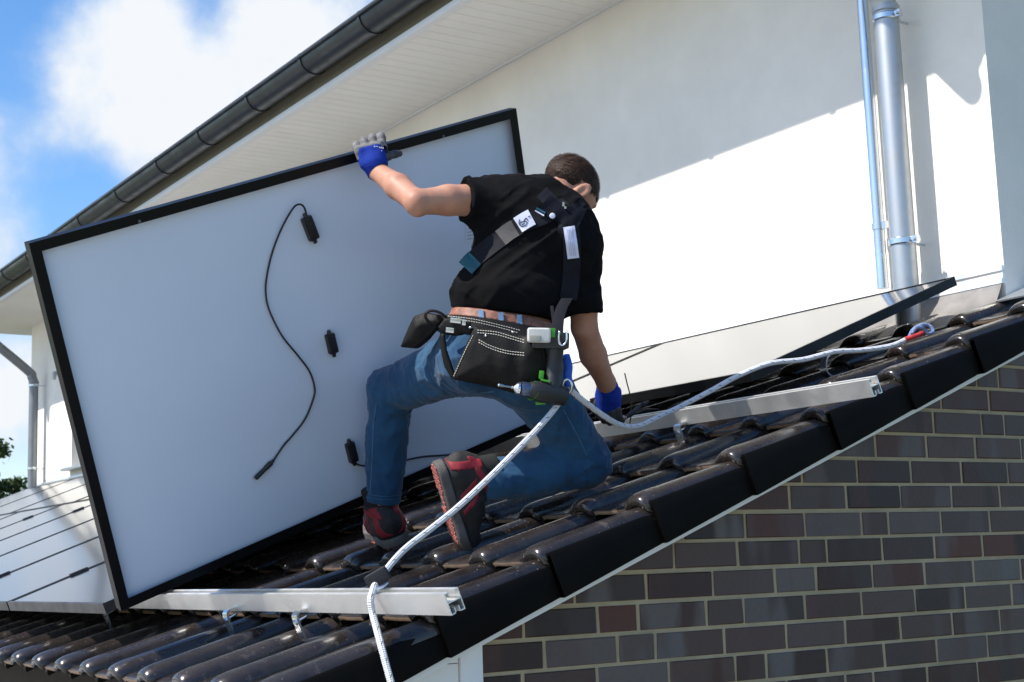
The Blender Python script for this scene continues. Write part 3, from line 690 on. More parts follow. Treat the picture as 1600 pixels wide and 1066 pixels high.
def polygrid(fn, lo, hi, h):
    """naive surface nets of fn<0 in the box; evaluated only near the surface"""
    lo = np.asarray(lo, float); hi = np.asarray(hi, float); B = 4
    n = (np.ceil((hi-lo)/(h*B)).astype(int)+1)*B
    nc = n//B
    cx = [lo[i]+(np.arange(nc[i])*B+B/2-.5)*h for i in range(3)]
    C = np.stack(np.meshgrid(*cx, indexing='ij'), -1).reshape(-1, 3).astype(np.float32)
    near = (np.abs(fn(C)) < h*B*1.35).reshape(nc); pos = (fn(C) > 0).reshape(nc) if False else None
    sgn = (fn(C)).reshape(nc)
    D = np.repeat(np.repeat(np.repeat(np.where(near, 1.0, np.sign(sgn)).astype(np.float32), B, 0), B, 1), B, 2)
    mask = np.repeat(np.repeat(np.repeat(near, B, 0), B, 1), B, 2)
    idx = np.argwhere(mask); out = np.empty(len(idx), np.float32)
    for a in range(0, len(idx), 400000):
        out[a:a+400000] = fn((lo+idx[a:a+400000]*h).astype(np.float32))
    D[mask] = out
    s = D < 0
    cell = np.zeros(tuple(n-1), np.int8)
    for dx in (0, 1):
        for dy in (0, 1):
            for dz in (0, 1): cell += s[dx:n[0]-1+dx, dy:n[1]-1+dy, dz:n[2]-1+dz]
    act = np.argwhere((cell > 0) & (cell < 8)); vid = -np.ones(tuple(n-1), np.int64); vid[tuple(act.T)] = np.arange(len(act))
    acc = np.zeros((len(act), 3)); cnt = np.zeros(len(act))
    for ax in range(3):
        o1, o2 = [i for i in range(3) if i != ax]
        for u in (0, 1):
            for v in (0, 1):
                a = act.copy(); a[:, o1] += u; a[:, o2] += v; b = a.copy(); b[:, ax] += 1
                da = D[tuple(a.T)]; db = D[tuple(b.T)]; cr = (da < 0) != (db < 0)
                t = np.where(cr, da/(da-db+1e-12), 0); pt = a.astype(float); pt[:, ax] += t
                acc[cr] += pt[cr]; cnt[cr] += 1
    V = lo + acc/np.maximum(cnt, 1)[:, None]*h
    Fc = []
    for ax in range(3):
        o1, o2 = (ax+1) % 3, (ax+2) % 3
        sl0 = [slice(1, n[i]-1) for i in range(3)]; sl0[ax] = slice(0, n[ax]-1)
        sl1 = list(sl0); sl1[ax] = slice(1, n[ax])
        a = s[tuple(sl0)]; b = s[tuple(sl1)]
        for flip, m in ((0, a & ~b), (1, ~a & b)):
            e = np.argwhere(m)
            if not len(e): continue
            e += np.array([0 if i == ax else 1 for i in range(3)])
            q = []
            for (u, v) in ((0, 0), (-1, 0), (-1, -1), (0, -1)):
                c = e.copy(); c[:, o1] += u; c[:, o2] += v; q.append(vid[tuple(c.T)])
            q = np.stack(q, 1)
            Fc.append(q[:, ::-1] if flip else q)
    return V, np.concatenate(Fc)
def soft(name, fn, lo, hi, h, material, parent=None, relax=1, loc=None):
    V, Fc = polygrid(fn, lo, hi, h)
    ok = (Fc >= 0).all(1); Fc = Fc[ok]
    for _ in range(relax):                                                      # light smoothing of the net
        acc = np.zeros_like(V); cnt = np.zeros(len(V))
        for i in range(4):
            a, b = Fc[:, i], Fc[:, (i+1) % 4]
            np.add.at(acc, a, V[b]); np.add.at(cnt, a, 1); np.add.at(acc, b, V[a]); np.add.at(cnt, b, 1)
        V = .5*V + .5*acc/np.maximum(cnt, 1)[:, None]
    c = V.mean(0) if loc is None else np.asarray(loc, float)
    me = bpy.data.meshes.new(name)
    me.vertices.add(len(V)); me.vertices.foreach_set('co', (V-c).astype(np.float32).ravel())
    me.loops.add(len(Fc)*4); me.loops.foreach_set('vertex_index', Fc.astype(np.int32).ravel())
    me.polygons.add(len(Fc)); me.polygons.foreach_set('loop_start', np.arange(0, len(Fc)*4, 4, dtype=np.int32))
    me.polygons.foreach_set('use_smooth', np.ones(len(Fc), bool)); me.update(calc_edges=True); me.validate()
    me.materials.append(material)
    o = bpy.data.objects.new(name, me); COL.objects.link(o)
    if parent is not None: o.parent = parent; o.location = Vector(c)-wloc(parent)
    else: o.location = c
    return o
def bounds(pts, pad):
    P = np.asarray(pts); return P.min(0)-pad, P.max(0)+pad
def trace(fn, px, py, d0, d1, step=.004):
    """first point along the line of sight that lies on fn"""
    r = ray(px, py); t = d0
    for _ in range(200):
        p = (CAM+t*r).astype(np.float32)[None]; d = float(fn(p)[0])
        if d < .0008: return CAM+t*r
        t += max(d*.7, .0008)/np.linalg.norm(r)
        if t > d1: break
    return None
def drape(fn, pts, width, lift, d0, d1, n=6, across=5, fallback=None):
    """strap lying on fn along a line of sight path: rows of points (len x across), lifted towards the outside"""
    path = spline([(x, y, 0) for x, y in pts], n)[:, :2]; T = np.gradient(path, axis=0); T /= np.linalg.norm(T, axis=1)[:, None]
    Nn = np.stack([-T[:, 1], T[:, 0]], 1); rows = []; last = None
    W = np.full(len(path), width) if np.isscalar(width) else np.interp(np.linspace(0, 1, len(path)), np.linspace(0, 1, len(width)), width)
    for i in range(len(path)):
        row = []
        for k in range(across):
            q = path[i]+Nn[i]*W[i]*(k/(across-1)-.5); h_ = trace(fn, q[0], q[1], d0, d1)
            row.append(h_)
        ok = [h_ for h_ in row if h_ is not None]
        if not ok: continue
        dm = [float((CR@(h_-CAM))[2]) for h_ in ok]
        row2 = []
        for k in range(across):
            q = path[i]+Nn[i]*W[i]*(k/(across-1)-.5)
            dd = float((CR@(row[k]-CAM))[2]) if row[k] is not None else max(dm)
            dd = min(dd, min(dm)+.03)
            row2.append(at(q[0], q[1], dd-lift))
        rows.append(row2)
    return rows
def sheet(name, rows, material, parent, thick=.003):
    m = len(rows); n = len(rows[0]); A = np.array(rows).reshape(-1, 3); Bk = A + IF*thick
    V = np.vstack([A, Bk]); o_ = m*n; Fc = []
    for i in range(m-1):
        for j in range(n-1):
            a, b, c, d = i*n+j, i*n+j+1, (i+1)*n+j+1, (i+1)*n+j
            Fc += [(a, b, c, d), (o_+d, o_+c, o_+b, o_+a)]
    for i in range(m-1):
        for j in (0, n-1): Fc.append((i*n+j, (i+1)*n+j, o_+(i+1)*n+j, o_+i*n+j))
    for j in range(n-1):
        for i in (0, m-1): Fc.append((i*n+j, i*n+j+1, o_+i*n+j+1, o_+i*n+j))
    return obj(name, V, Fc, material, parent, smooth=True, angle=50)
# ------------------------------------------------------------------ the worker
M_SKIN = mat('skin', (0.50, 0.265, 0.175), 0.52, color2=(.40, .18, .115), scale=18, detail=8, spec=.35, bump=.06, bscale=120, bdist=.002)
_b = M_SKIN.node_tree.nodes['Principled BSDF']; _b.inputs['Subsurface Weight'].default_value = .12; _b.inputs['Subsurface Radius'].default_value = (.02, .008, .004); _b.inputs['Subsurface Scale'].default_value = .5
M_SHIRT = mat('black_cotton', (0.0048, 0.0046, 0.0052), 0.9, var=.25, scale=14, bump=.25, bscale=320, bdist=.002, spec=.10)
M_HAIR = mat('brown_hair', (0.016, 0.008, 0.005), 0.7, spec=.2, color2=(.036, .018, .010), scale=55, bump=.8, bscale=190, bdist=.004, detail=8)
def mat_denim():
    m = mat('denim', (0.021, 0.082, 0.165), 0.88, color2=(.007, .040, .095), scale=7, detail=7, bump=.35, bscale=420, bdist=.0015, spec=.25, sheen=.15)
    return m
M_DENIM = mat_denim()
M_GLOVE = mat('blue_knit', (0.006, 0.030, 0.27), 0.85, var=.2, scale=60, bump=.5, bscale=300, bdist=.002, spec=.25)
M_COAT = mat('grey_coating', (0.20, 0.19, 0.185), 0.75, color2=(.07, .068, .07), scale=45, bump=.5, bscale=120, bdist=.003)
M_COATD = mat('darkened_coating', (0.05, 0.05, 0.055), 0.7, var=.3, scale=45, bump=.4, bscale=120, bdist=.003)  # darker copy of the grey coating; on the thumb it paints in shade
M_SHOE = mat('shoe_mesh', (0.014, 0.013, 0.013), 0.75, var=.4, scale=30, bump=.5, bscale=220, bdist=.002)
M_SHOE_R = mat('shoe_red', (0.20, 0.006, 0.016), 0.7, var=.2, scale=30, bump=.3, bscale=200, bdist=.001)
M_SOLE = mat('shoe_sole', (0.085, 0.076, 0.072), 0.8, var=.3, scale=20, bump=.4, bscale=90)
M_TREAD = mat('tread_red', (0.42, 0.13, 0.11), 0.8, var=.25, scale=40)
M_LEATHER = mat('black_leather', (0.0060, 0.0052, 0.0048), 0.62, var=.4, scale=18, rvar=.12, spec=.22, bump=.45, bscale=130, bdist=.002)
M_BELT = mat('brown_leather', (0.25, 0.10, 0.062), 0.6, var=.45, scale=45, bump=.3, bscale=140, bdist=.002)
M_WEB = mat('black_webbing', (0.008, 0.0085, 0.013), 0.8, spec=.2, var=.2, scale=40, bump=.5, bscale=400, bdist=.001)
M_WEBG = mat('grey_webbing', (0.055, 0.052, 0.052), 0.8, var=.15, scale=80, bump=.5, bscale=400, bdist=.001)
M_LABEL = mat('white_label', (0.62, 0.64, 0.80), 0.6, var=.03, scale=10)
M_INK = mat('label_ink', (0.03, 0.035, 0.07), 0.6)
M_TEAL = mat('teal_stitch', (0.006, 0.075, 0.10), 0.6, var=.2, scale=60)
M_THREAD = mat('white_thread', (0.62, 0.58, 0.50), 0.8)

A = at
J = dict(
    pel=A(778, 548, 4.40), wst=A(797, 478, 4.42), chs=A(832, 385, 4.47), nkb=A(866, 318, 4.50), nk=A(884, 304, 4.57),
    lsh=A(764, 313, 4.46), lel=A(651, 316, 4.33), lwr=A(590, 268, 4.53), rsh=A(901, 387, 4.45), rel=A(913, 512, 4.50), rwr=A(947, 598, 4.68),
    lhp=A(726, 564, 4.42), lkn=A(612, 610, 4.685), lan=A(599, 782, 4.75), rhp=A(832, 588, 4.36), rkn=A(915, 722, 4.50), ran=A(750, 752, 4.36))
UP = nrm(J['nkb']-J['pel']); LAT = J['rsh']-J['lsh']; LAT = nrm(LAT-UP*(LAT@UP)); BK = np.cross(LAT, UP); BK = nrm(BK)          # BK points to the wearer's back
if BK@IF > 0: BK = -BK
TAX = np.array([LAT, UP, BK])

def sd_torso(p):
    d = ell(p, J['chs']+UP*.01, TAX, (.168, .215, .115))
    d = smin(d, rc(p, A(793, 322, 4.47), A(886, 362, 4.455), .082, .074), .05)
    d = smin(d, ell(p, A(795, 472, 4.42), TAX, (.156, .16, .110)), .06)
    d = smin(d, rc(p, J['nkb']-UP*.06, J['nkb']-UP*.012, .078, .050), .03)
    return d
def sd_sleeves(p, grow=0.):
    le = A(727, 312, 4.412); re = A(909, 483, 4.462)
    a = rc(p, J['lsh']+UP*-.005, le, .076+grow, .062+grow); na = nrm(le-J['lsh']+IR*-.02); a = smax(a, plane(p, le, na), .006)
    b = rc(p, J['rsh'], re, .072+grow, .050+grow); nb_ = nrm(re-J['rsh']); b = smax(b, plane(p, re, nb_), .006)
    return a, b
def folds(p, amp, dirs, freq, stretch, seed):
    """long creases: noise stretched along a direction"""
    e = nrm(dirs); ax = nrm(np.cross(e, BK)); M_ = np.stack([e/stretch, ax, BK])*freq
    q = (p@M_.T.astype(np.float32)); w = vnoise(q*.6+7, seed+5)-.5
    q = q + w[:, None]*1.1
    n = vnoise(q, seed); n2 = vnoise(q*2.1+3, seed+1)
    r = 1-np.abs(2*n-1); r2 = 1-np.abs(2*n2-1)
    return amp*(r**2.2-.35) + amp*.4*(r2**2-.35)
FD1 = (A(880, 345, 4.4)-A(705, 475, 4.4))
HEMN = nrm(-ID*.985+IR*.125+IF*.1)
def sd_shirt(p):
    d = sd_torso(p)-.006; a, b = sd_sleeves(p)
    d = smin(d, a, .045); d = smin(d, b, .05)
    hem = A(795, 493, 4.40); hn = -HEMN
    d = d - folds(p, .0105, FD1, 14., 4.6, 3) - folds(p, .0045, A(745, 330, 4.4)-A(860, 400, 4.4), 26., 5., 17)
    # loose cloth gathers above the belt
    t = np.clip(plane(p, hem, -hn)/.13, 0, 1); d = d - .014*np.sin(t*pi)*(t < 1)
    d = smax(d, plane(p, hem, hn), .008)
    d = np.maximum(d, -(rc(p, J['nkb']+UP*.004, J['nk']+UP*.06, .060, .074)))     # neck opening
    return d
HEAD_C = A(891, 296, 4.60)
hf = nrm(.62*IR+.60*ID+.50*IF); hu = np.array(-ID*.80+.53*IR+.26*IF); hu = nrm(hu-hf*(hu@hf)); hr = np.cross(hf, hu); HAX = np.array([hr, hf, hu])
if hr@IF > 0: hr = -hr; HAX = np.array([hr, hf, hu])
def HP(r, f, u): return HEAD_C + r*hr + f*hf + u*hu
def sd_head(p):
    d = ell(p, HP(0, -.006, .012), HAX, (.0735, .094, .080))
    d = smin(d, ell(p, HP(0, .030, -.040), HAX, (.058, .062, .072)), .03)            # face
    d = smin(d, rc(p, HP(0, .062, -.100), HP(0, .060, -.085), .026, .030), .03)      # chin
    d = smin(d, rc(p, HP(.045, .005, -.070), HP(.02, .055, -.098), .020, .020), .02) # jaw
    d = smin(d, rc(p, HP(-.045, .005, -.070), HP(-.02, .055, -.098), .020, .020), .02)
    d = smin(d, rc(p, HP(0, .088, -.004), HP(0, .108, -.042), .010, .014), .012)     # nose
    d = smin(d, rc(p, HP(-.03, .084, .006), HP(.03, .084, .006), .012, .012), .015)  # brow
    d = smax(d, -rc(p, HP(.030, .098, -.016), HP(.034, .096, -.016), .012, .012), .012)
    d = smax(d, -rc(p, HP(-.030, .098, -.016), HP(-.034, .096, -.016), .012, .012), .012)
    d = smin(d, rc(p, HP(-.016, .089, -.066), HP(.016, .089, -.066), .007, .007), .008)  # lips
    for s in (1, -1):                                                                # ears
        c = HP(s*.0845, -.010, -.014); e = np.array([nrm(hr*s*.85-hf*.52), nrm(hf*.85+hr*s*.52-hu*.25), nrm(hu+hf*.2)])
        er = ell(p, c, e, (.009, .022, .035)); er = smax(er, -ell(p, c+e[0]*.010+e[1]*.002, e, (.007, .012, .022)), .004)
        d = smin(d, er, .007)
    return d
def sd_neck(p): return rc(p, J['nkb']-UP*.06, HP(0, -.025, -.05), .064, .056)
def sd_arms(p):
    a = chain(p, [J['lsh'], A(700, 313, 4.385), J['lel']], [.052, .046, .036], .012)
    a = smin(a, rc(p, J['lel'], A(622, 292, 4.42), .035, .039), .014); a = smin(a, rc(p, A(622, 292, 4.42), J['lwr'], .039, .028), .014)
    a = smin(a, rc(p, A(652, 326, 4.325), A(653, 327, 4.325), .021, .021), .02)
    b = chain(p, [J['rsh'], A(911, 450, 4.46), J['rel']], [.054, .049, .040], .012)
    b = smin(b, chain(p, [J['rel'], A(927, 555, 4.58), J['rwr']], [.040, .042, .029], .012), .012)
    return np.minimum(a, b)
def sd_legs(p, g=0.):
    L = rc(p, J['lhp'], J['lkn'], .096+g, .071+g); L = smin(L, chain(p, [J['lkn'], A(604, 690, 4.72), J['lan']], [.069+g, .066+g, .056+g]), .03)
    R_ = rc(p, J['rhp'], J['rkn'], .100+g, .071+g); R_ = smin(R_, chain(p, [J['rkn'], A(838, 740, 4.42), J['ran']], [.070+g, .075+g, .056+g]), .03)
    d = ell(p, J['pel'], TAX, (.170+g, .135+g, .125+g))
    d = smin(d, rc(p, A(740, 566, 4.33), A(742, 568, 4.33), .092+g, .092+g), .05); d = smin(d, rc(p, A(815, 582, 4.32), A(817, 584, 4.32), .098+g, .098+g), .05)
    d = smin(d, L, .05); d = smin(d, R_, .05)
    return d
def sd_body(p):
    d = sd_torso(p)+.016; d = smin(d, sd_legs(p, -.018), .02); d = smin(d, sd_arms(p), .03); d = smin(d, sd_neck(p), .03); d = smin(d, sd_head(p), .022)
    d = smin(d, rc(p, J['lan'], A(601, 815, 4.75), .034, .03), .02); d = smin(d, rc(p, J['ran'], A(735, 757, 4.35), .034, .03), .02)
    d = smin(d, rc(p, J['lwr'], A(584, 240, 4.56), .027, .02), .02); d = smin(d, rc(p, J['rwr'], A(951, 622, 4.72), .028, .022), .02)
    return d
allp = list(J.values())+[HP(0, .11, .1), HP(0, -.1, .1), HP(.1, 0, 0), A(601, 830, 4.76), A(584, 235, 4.56), A(952, 630, 4.72)]
lo, hi = bounds(allp, .16)
person = soft('person', sd_body, lo, hi, .0046, M_SKIN, None, 1)
tag(person, 'worker in black T-shirt, blue jeans and harness kneeling on the tiles, holding the panel', 'person')
# T-shirt
lo, hi = bounds([J['lsh'], J['rsh'], J['wst'], J['chs'], A(715, 312, 4.4), A(911, 495, 4.46), J['nkb']], .19)
soft('t_shirt', sd_shirt, lo, hi, .0046, M_SHIRT, person, 1)
# jeans
def sd_jeans(p):
    d = sd_legs(p, 0.)
    kL = np.exp(-(np.linalg.norm(p-J['lkn'].astype(np.float32), axis=1)/.11)**2); kR = np.exp(-(np.linalg.norm(p-J['rkn'].astype(np.float32), axis=1)/.12)**2)
    kH = np.exp(-(np.linalg.norm(p-J['lhp'].astype(np.float32), axis=1)/.12)**2)
    d = d - folds(p, .0085, UP*.2+LAT, 23., 3.4, 31)*(.5+1.3*(kL+kR+.6*kH)) - folds(p, .0042, UP*.6-LAT*.5, 30., 3.4, 37)
    top = A(795, 489, 4.40); d = smax(d, plane(p, top, HEMN), .006)
    dl = nrm(J['lan']-J['lkn']); d = smax(d, np.where(plane(p, J['lkn'], dl) > .0, plane(p, A(599, 783, 4.75), dl), -1).astype(np.float32), .004)
    dr = nrm(J['ran']-J['rkn']); near = np.linalg.norm(p-J['ran'].astype(np.float32), axis=1) < .22
    d = np.where(near, smax(d, plane(p, A(753, 752, 4.355), dr), .004), d)
    return d
lo, hi = bounds([J['pel'], J['lkn'], J['lan'], J['rkn'], J['ran'], J['wst']], .19)
jeans = soft('jeans', sd_jeans, lo, hi, .0048, M_DENIM, person, 1)
M_SEAM = mat('denim_seam', (.05, .13, .23), .85, var=.2, scale=50)
for pts in ([(588, 628), (584, 660), (582, 700), (580, 740), (578, 772)], [(880, 640), (902, 680), (917, 712)], [(905, 768), (860, 775), (810, 783), (770, 787)], [(700, 628), (740, 616), (772, 612)]):
    rows = drape(sd_jeans, pts, 1.6, .0012, 4.1, 4.95, 6, 3)
    if len(rows) > 2: sheet('seam', rows, M_SEAM, jeans, .001)
for y0 in (774, 779):
    rows = drape(sd_jeans, [(574, y0-2), (590, y0+1), (606, y0+2), (622, y0)], .8, .001, 4.1, 4.95, 4, 3)
    if len(rows) > 2: sheet('hem_stitch', rows, M_SEAM, jeans, .0006)
# hair: a cap over the skull, open at face, ears and nape
def sd_hair(p):
    d = ell(p, HP(0, -.010, .018), HAX, (.0765, .098, .083))
    q = (p-HEAD_C.astype(np.float32))@HAX.T.astype(np.float32)
    n = vnoise(np.stack([q[:, 0]*130, q[:, 1]*60, q[:, 2]*130], 1), 9)
    d = d + .0022*(n-.5)
    r, f, u = q[:, 0], q[:, 1], q[:, 2]
    line = np.where(f > .035, .028+(f-.035)*.35, np.where(f > -.03, .008-.02*(f < .02), .010-.55*(-f-.03)))
    line = np.where((f > -.034) & (f < .022), .022, line); line = np.where((f > .018) & (f < .05), .004+(f-.018)*.6, line)                          # sideburn in front of the ear
    line = np.where((f < -.03), -.024, line); line = np.where(f > .080, -.01, line)
    return smax(d+.0025*np.clip((.02-u)/.05, 0, 1), (line + .006*(vnoise(q*90, 4)-.5)) - u, .006)
lo, hi = bounds([HP(0, 0, .0)], .15)
soft('hair', sd_hair, lo, hi, .0030, M_HAIR, person, 0)
rh = np.random.default_rng(8); Vh = []; Fh = []
for k in range(9000):                                                              # short strands combed forward over the cap
    v = rh.normal(0, 1, 3); v /= np.linalg.norm(v)
    if v[2] < -.25: continue
    q = np.array([v[0]*.0762, v[1]*.0975-.010, v[2]*.0826+.018]); P0 = HEAD_C+q@HAX
    if float(sd_hair(P0[None].astype(np.float32))[0]) > .004: continue
    nn = nrm(np.array([v[0]/.079, v[1]/.1015, v[2]/.0905]))@HAX
    comb = hf*1.0-hu*.25+hr*.5*np.sign(v[0])*(v[2] < .5)+rh.normal(0, .22, 3); comb = nrm(comb-nn*(comb@nn))
    top_ = max(0., min(1., (v[2]+.1)/.6)); L = .007+.020*top_*rh.uniform(.6, 1.3)
    if v[1] > .75: L *= 1.7; comb = nrm(comb*.7-hu*.5+hf*.3)
    w_ = np.cross(comb, nn)*.00075; b0 = len(Vh)
    Vh += [P0-w_, P0+w_, P0+comb*L*.55+nn*L*.12+w_*.8, P0+comb*L*.55+nn*L*.12-w_*.8, P0+comb*L+nn*L*.10]; Fh += [(b0, b0+1, b0+2, b0+3), (b0+3, b0+2, b0+4)]
obj('hair_strands', Vh, Fh, mat('hair_strand', (.026, .012, .007), .6, color2=(.065, .031, .016), scale=70, spec=.3), person)
for s in (1, -1):
    g = G(); c = HP(s*.031, .083, -.016); g.tube([c-hf*.011, c-hf*.009, c, c+hf*.009, c+hf*.011], [.001, .007, .011, .007, .001], 12); g.obj('eye', mat('eye', (.5, .48, .45), .2), person, smooth=True)

# gloves --------------------------------------------------------------------
EDGE_N = None
def sd_fingers_left(p):
    d = None
    for i, (x, y) in enumerate(((558, 226), (570.5, 219), (583, 214), (596, 211.5))):
        pts = [A(x+8-i*1.2, y+24, 4.520), A(x, y+4, 4.545), A(x-1, y+1, 4.578), A(x+1, y+10, 4.635), A(x+3, y+22, 4.650)]
        e = chain(p, pts, [.0125, .0128, .0122, .0115, .0105], .006); d = e if d is None else smin(d, e, .003)
    return d
def sd_thumb_left(p): return chain(p, [A(592, 250, 4.515), A(606, 244, 4.535), A(617, 241, 4.556), A(624, 240, 4.566)], [.016, .0135, .012, .0105], .006)
def sd_palm_left(p):
    d = rbox(p, A(581, 243, 4.525), np.array([nrm(IR*.97-ID*.22), nrm(ID*.97+IR*.22), IF]), (.043, .036, .020), .017)
    d = smin(d, rc(p, A(585, 256, 4.525), A(590, 268, 4.53), .036, .035), .02)
    d = d - .0012*np.sin(plane(p, A(590, 268, 4.53), nrm(J['lwr']-A(581, 240, 4.53)))*900)*(plane(p, A(587, 257, 4.53), nrm(ID+.2*IR)) > 0)
    return smax(d, plane(p, A(591, 271, 4.53), nrm(A(600, 277, 4.5)-A(585, 256, 4.525))), .003)
lo, hi = bounds([A(581, 240, 4.53), A(590, 270, 4.53)], .085)
gl = soft('glove', sd_palm_left, lo, hi, .0026, M_GLOVE, person, 1)
lo, hi = bounds([A(558, 226, 4.53), A(624, 240, 4.6), A(581, 240, 4.67)], .04)
def sd_coat_left(p):
    k = rbox(p, A(578, 232, 4.530), np.array([nrm(IR*.97-ID*.22), nrm(ID*.97+IR*.22), IF]), (.0455, .016, .022), .012)
    side = rc(p, A(562, 236, 4.53), A(567, 256, 4.53), .013, .011)
    return smin(smin(sd_fingers_left(p), k, .005), side, .01)
soft('finger_coating', sd_coat_left, lo, hi, .0024, M_COAT, gl, 1)
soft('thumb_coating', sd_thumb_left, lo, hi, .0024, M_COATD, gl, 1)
# print on the back of the glove
g = G()
for r_, (y0, x0, x1) in enumerate(((229, 585, 600), (233.5, 586, 597))):
    x = x0
    while x < x1:
        w_ = rnd.uniform(1.2, 2.6); yy = y0+(x-585)*.18
        c = A(x, yy, 4.5055); g.cbox(c, IR*.0017*w_, ID*(.0042 if r_ == 0 else .0028), IF*.001); x += w_+1.0
g.obj('glove_print', mat('print_white', (.75, .75, .74), .6), gl)
RHC = A(951, 622, 4.72)
def sd_palm_right(p):
    ax = np.array([nrm(IR*.95+IF*.3), nrm(ID+.15*IR), nrm(IF*.95-IR*.3)])
    d = rbox(p, A(951, 626, 4.725), ax, (.041, .040, .021), .018)
    d = smin(d, rc(p, A(949, 606, 4.70), A(950, 618, 4.715), .036, .037), .02)
    return smax(d, plane(p, A(947.5, 600, 4.685), nrm(J['rel']-J['rwr'])), .003)
lo, hi = bounds([A(948, 603, 4.69), A(951, 635, 4.73)], .075)
gr = soft('glove', sd_palm_right, lo, hi, .0026, M_GLOVE, person, 1)
def sd_fingers_right(p):
    d = None
    for i, (x, y) in enumerate(((938, 640), (947, 643), (956, 643), (965, 640))):
        pts = [A(x, y, 4.72), A(x+2, y+11, 4.735), A(x+6, y+17, 4.765), A(x+9, y+14, 4.80)]
        e = chain(p, pts, [.0128, .012, .0112, .0102], .005); d = e if d is None else smin(d, e, .003)
    th = chain(p, [A(935, 628, 4.735), A(930, 640, 4.76), A(937, 650, 4.785)], [.0145, .0125, .0105], .005)
    return np.minimum(d, th)
lo, hi = bounds([A(930, 640, 4.72), A(975, 660, 4.80)], .04)
soft('finger_coating', sd_fingers_right, lo, hi, .0026, M_COATD, gr, 1)

# shoes ---------------------------------------------------------------------
def shoe(org, ln, upv, sc):
    """org = underside of the heel; ln = heel to toe; upv = sole to ankle"""
    ln = nrm(ln); upv = nrm(upv-ln*(np.dot(upv, ln))); la = np.cross(ln, upv); Mx = np.array([ln, la, upv]).astype(np.float32); og = np.asarray(org, np.float32)
    q_ = lambda p: (p-og)@Mx.T/sc
    W = lambda l, a, k: np.asarray(org)+sc*(l*ln+a*la+k*upv)
    def P3(l, a, k): return np.array([l, a, k], np.float32)
    def up_(p):
        q = q_(p)
        d = rc(q, P3(.040, 0, .052), P3(.130, .002, .050), .042, .044); d = smin(d, rc(q, P3(.13, .002, .046), P3(.235, .006, .034), .044, .036), .03)
        d = smin(d, rc(q, P3(.046, 0, .06), P3(.060, 0, .125), .042, .047), .03); d = smin(d, rc(q, P3(.08, 0, .095), P3(.17, 0, .06), .036, .03), .03)
        d = smin(d, rc(q, P3(.008, 0, .07), P3(.012, 0, .085), .018, .018), .03)
        d = d - .0022*(vnoise(q*55, 3)-.5) - .0025*(np.abs(np.sin(q[:, 0]*85)) > .75)*np.exp(-((q[:, 0]-.14)/.05)**2)*(q[:, 2] > .06)
        d = smax(d, .018-q[:, 2], .004)
        return np.maximum(smax(d, q[:, 2]-.128-(q[:, 0]-.05)*.15, .004), -rc(q, P3(.056, 0, .10), P3(.062, 0, .16), .035, .04))
    b0, b1 = bounds([W(l, a, k) for l in (-.02, .28) for a in (-.055, .055) for k in (-.005, .15)], .015)
    t = soft('shoe', up_, b0, b1, .0036, M_SHOE, person, 1)
    def so_(p):
        q = q_(p); q2 = q.copy(); q2[:, 2] = 0
        o2 = smin(rc(q2, P3(.032, 0, 0), P3(.10, .002, 0), .040, .035), rc(q2, P3(.10, .002, 0), P3(.205, .006, 0), .035, .049), .03)
        o2 = smin(o2, rc(q2, P3(.205, .006, 0), P3(.240, .004, 0), .048, .040), .02)
        rise = .018*np.clip((q[:, 0]-.2)/.08, 0, 1)**2
        return smax(o2-.002, np.abs(q[:, 2]-rise-.012)-.0135, .005)
    s_ = soft('sole', so_, b0, b1, .0036, M_SOLE, t, 1)
    rr = random.Random(2); g = G()
    for l in np.arange(.005, .275, .0135):                                          # tread lugs
        hw = .030 if l < .1 else (.026 if l < .13 else .038)
        for a in np.arange(-hw, hw+.001, .0125):
            if l > .085 and l < .13 and abs(a) > .012: continue
            if ((a/.05)**2 + (((l-.03)/.045) if l < .03 else max(0, (l-.21)/.07))**2) > .62: continue
            rise = .018*max(0, min(1, (l-.2)/.08))**2
            g.cbox(W(l+rr.uniform(-.001, .001), a, rise-.0025), ln*rr.uniform(.007, .0095), la*rr.uniform(.007, .009), upv*.005)
    g.obj('tread', M_TREAD, s_)
    def panel_fn(cond):
        return lambda p: smax(up_(p)-.0026, cond(q_(p)), .002)
    def red1(q): return np.maximum(np.abs(q[:, 0]-.018-(q[:, 2]-.08)*.25)-.011, np.abs(q[:, 2]-.078)-.045)       # heel strap
    def red2(q): return np.maximum(np.abs(q[:, 2]-.108-(q[:, 0]-.05)*.2)-.010, .02-np.abs(q[:, 1]))              # collar
    def red3(q): return np.minimum(np.maximum(np.abs(q[:, 0]-.085+(q[:, 2]-.06)*.6)-.008, np.abs(q[:, 2]-.065)-.03), np.maximum(np.abs(q[:, 0]-.125+(q[:, 2]-.06)*.6)-.008, np.abs(q[:, 2]-.06)-.028))
    for fn in (red1, red2, red3): soft('red_panel', panel_fn(fn), b0, b1, .0036, M_SHOE_R, t, 1)
    def sock(p):
        q = q_(p); return smax(rc(q, P3(.056, 0, .09), P3(.068, 0, .175), .041, .040), q[:, 2]-.172, .003)
    soft('sock', sock, b0-.02, b1+.03, .0045, mat('black_sock', (.012, .012, .012), .95, bump=.4, bscale=300), t, 1)
    return t
shoe(A(624, 852, 4.715), (IF*.85-IR*.42+S_DIR*.12), N_DIR*1.0+IR*-.02, 1.14)
# the kneeling foot: toes on the tiles, sole turned to the left
shoe(A(679, 727, 4.30), A(704, 836, 4.37)-A(676, 735, 4.31), IR*.92+IF*.30-ID*.1, 1.08)
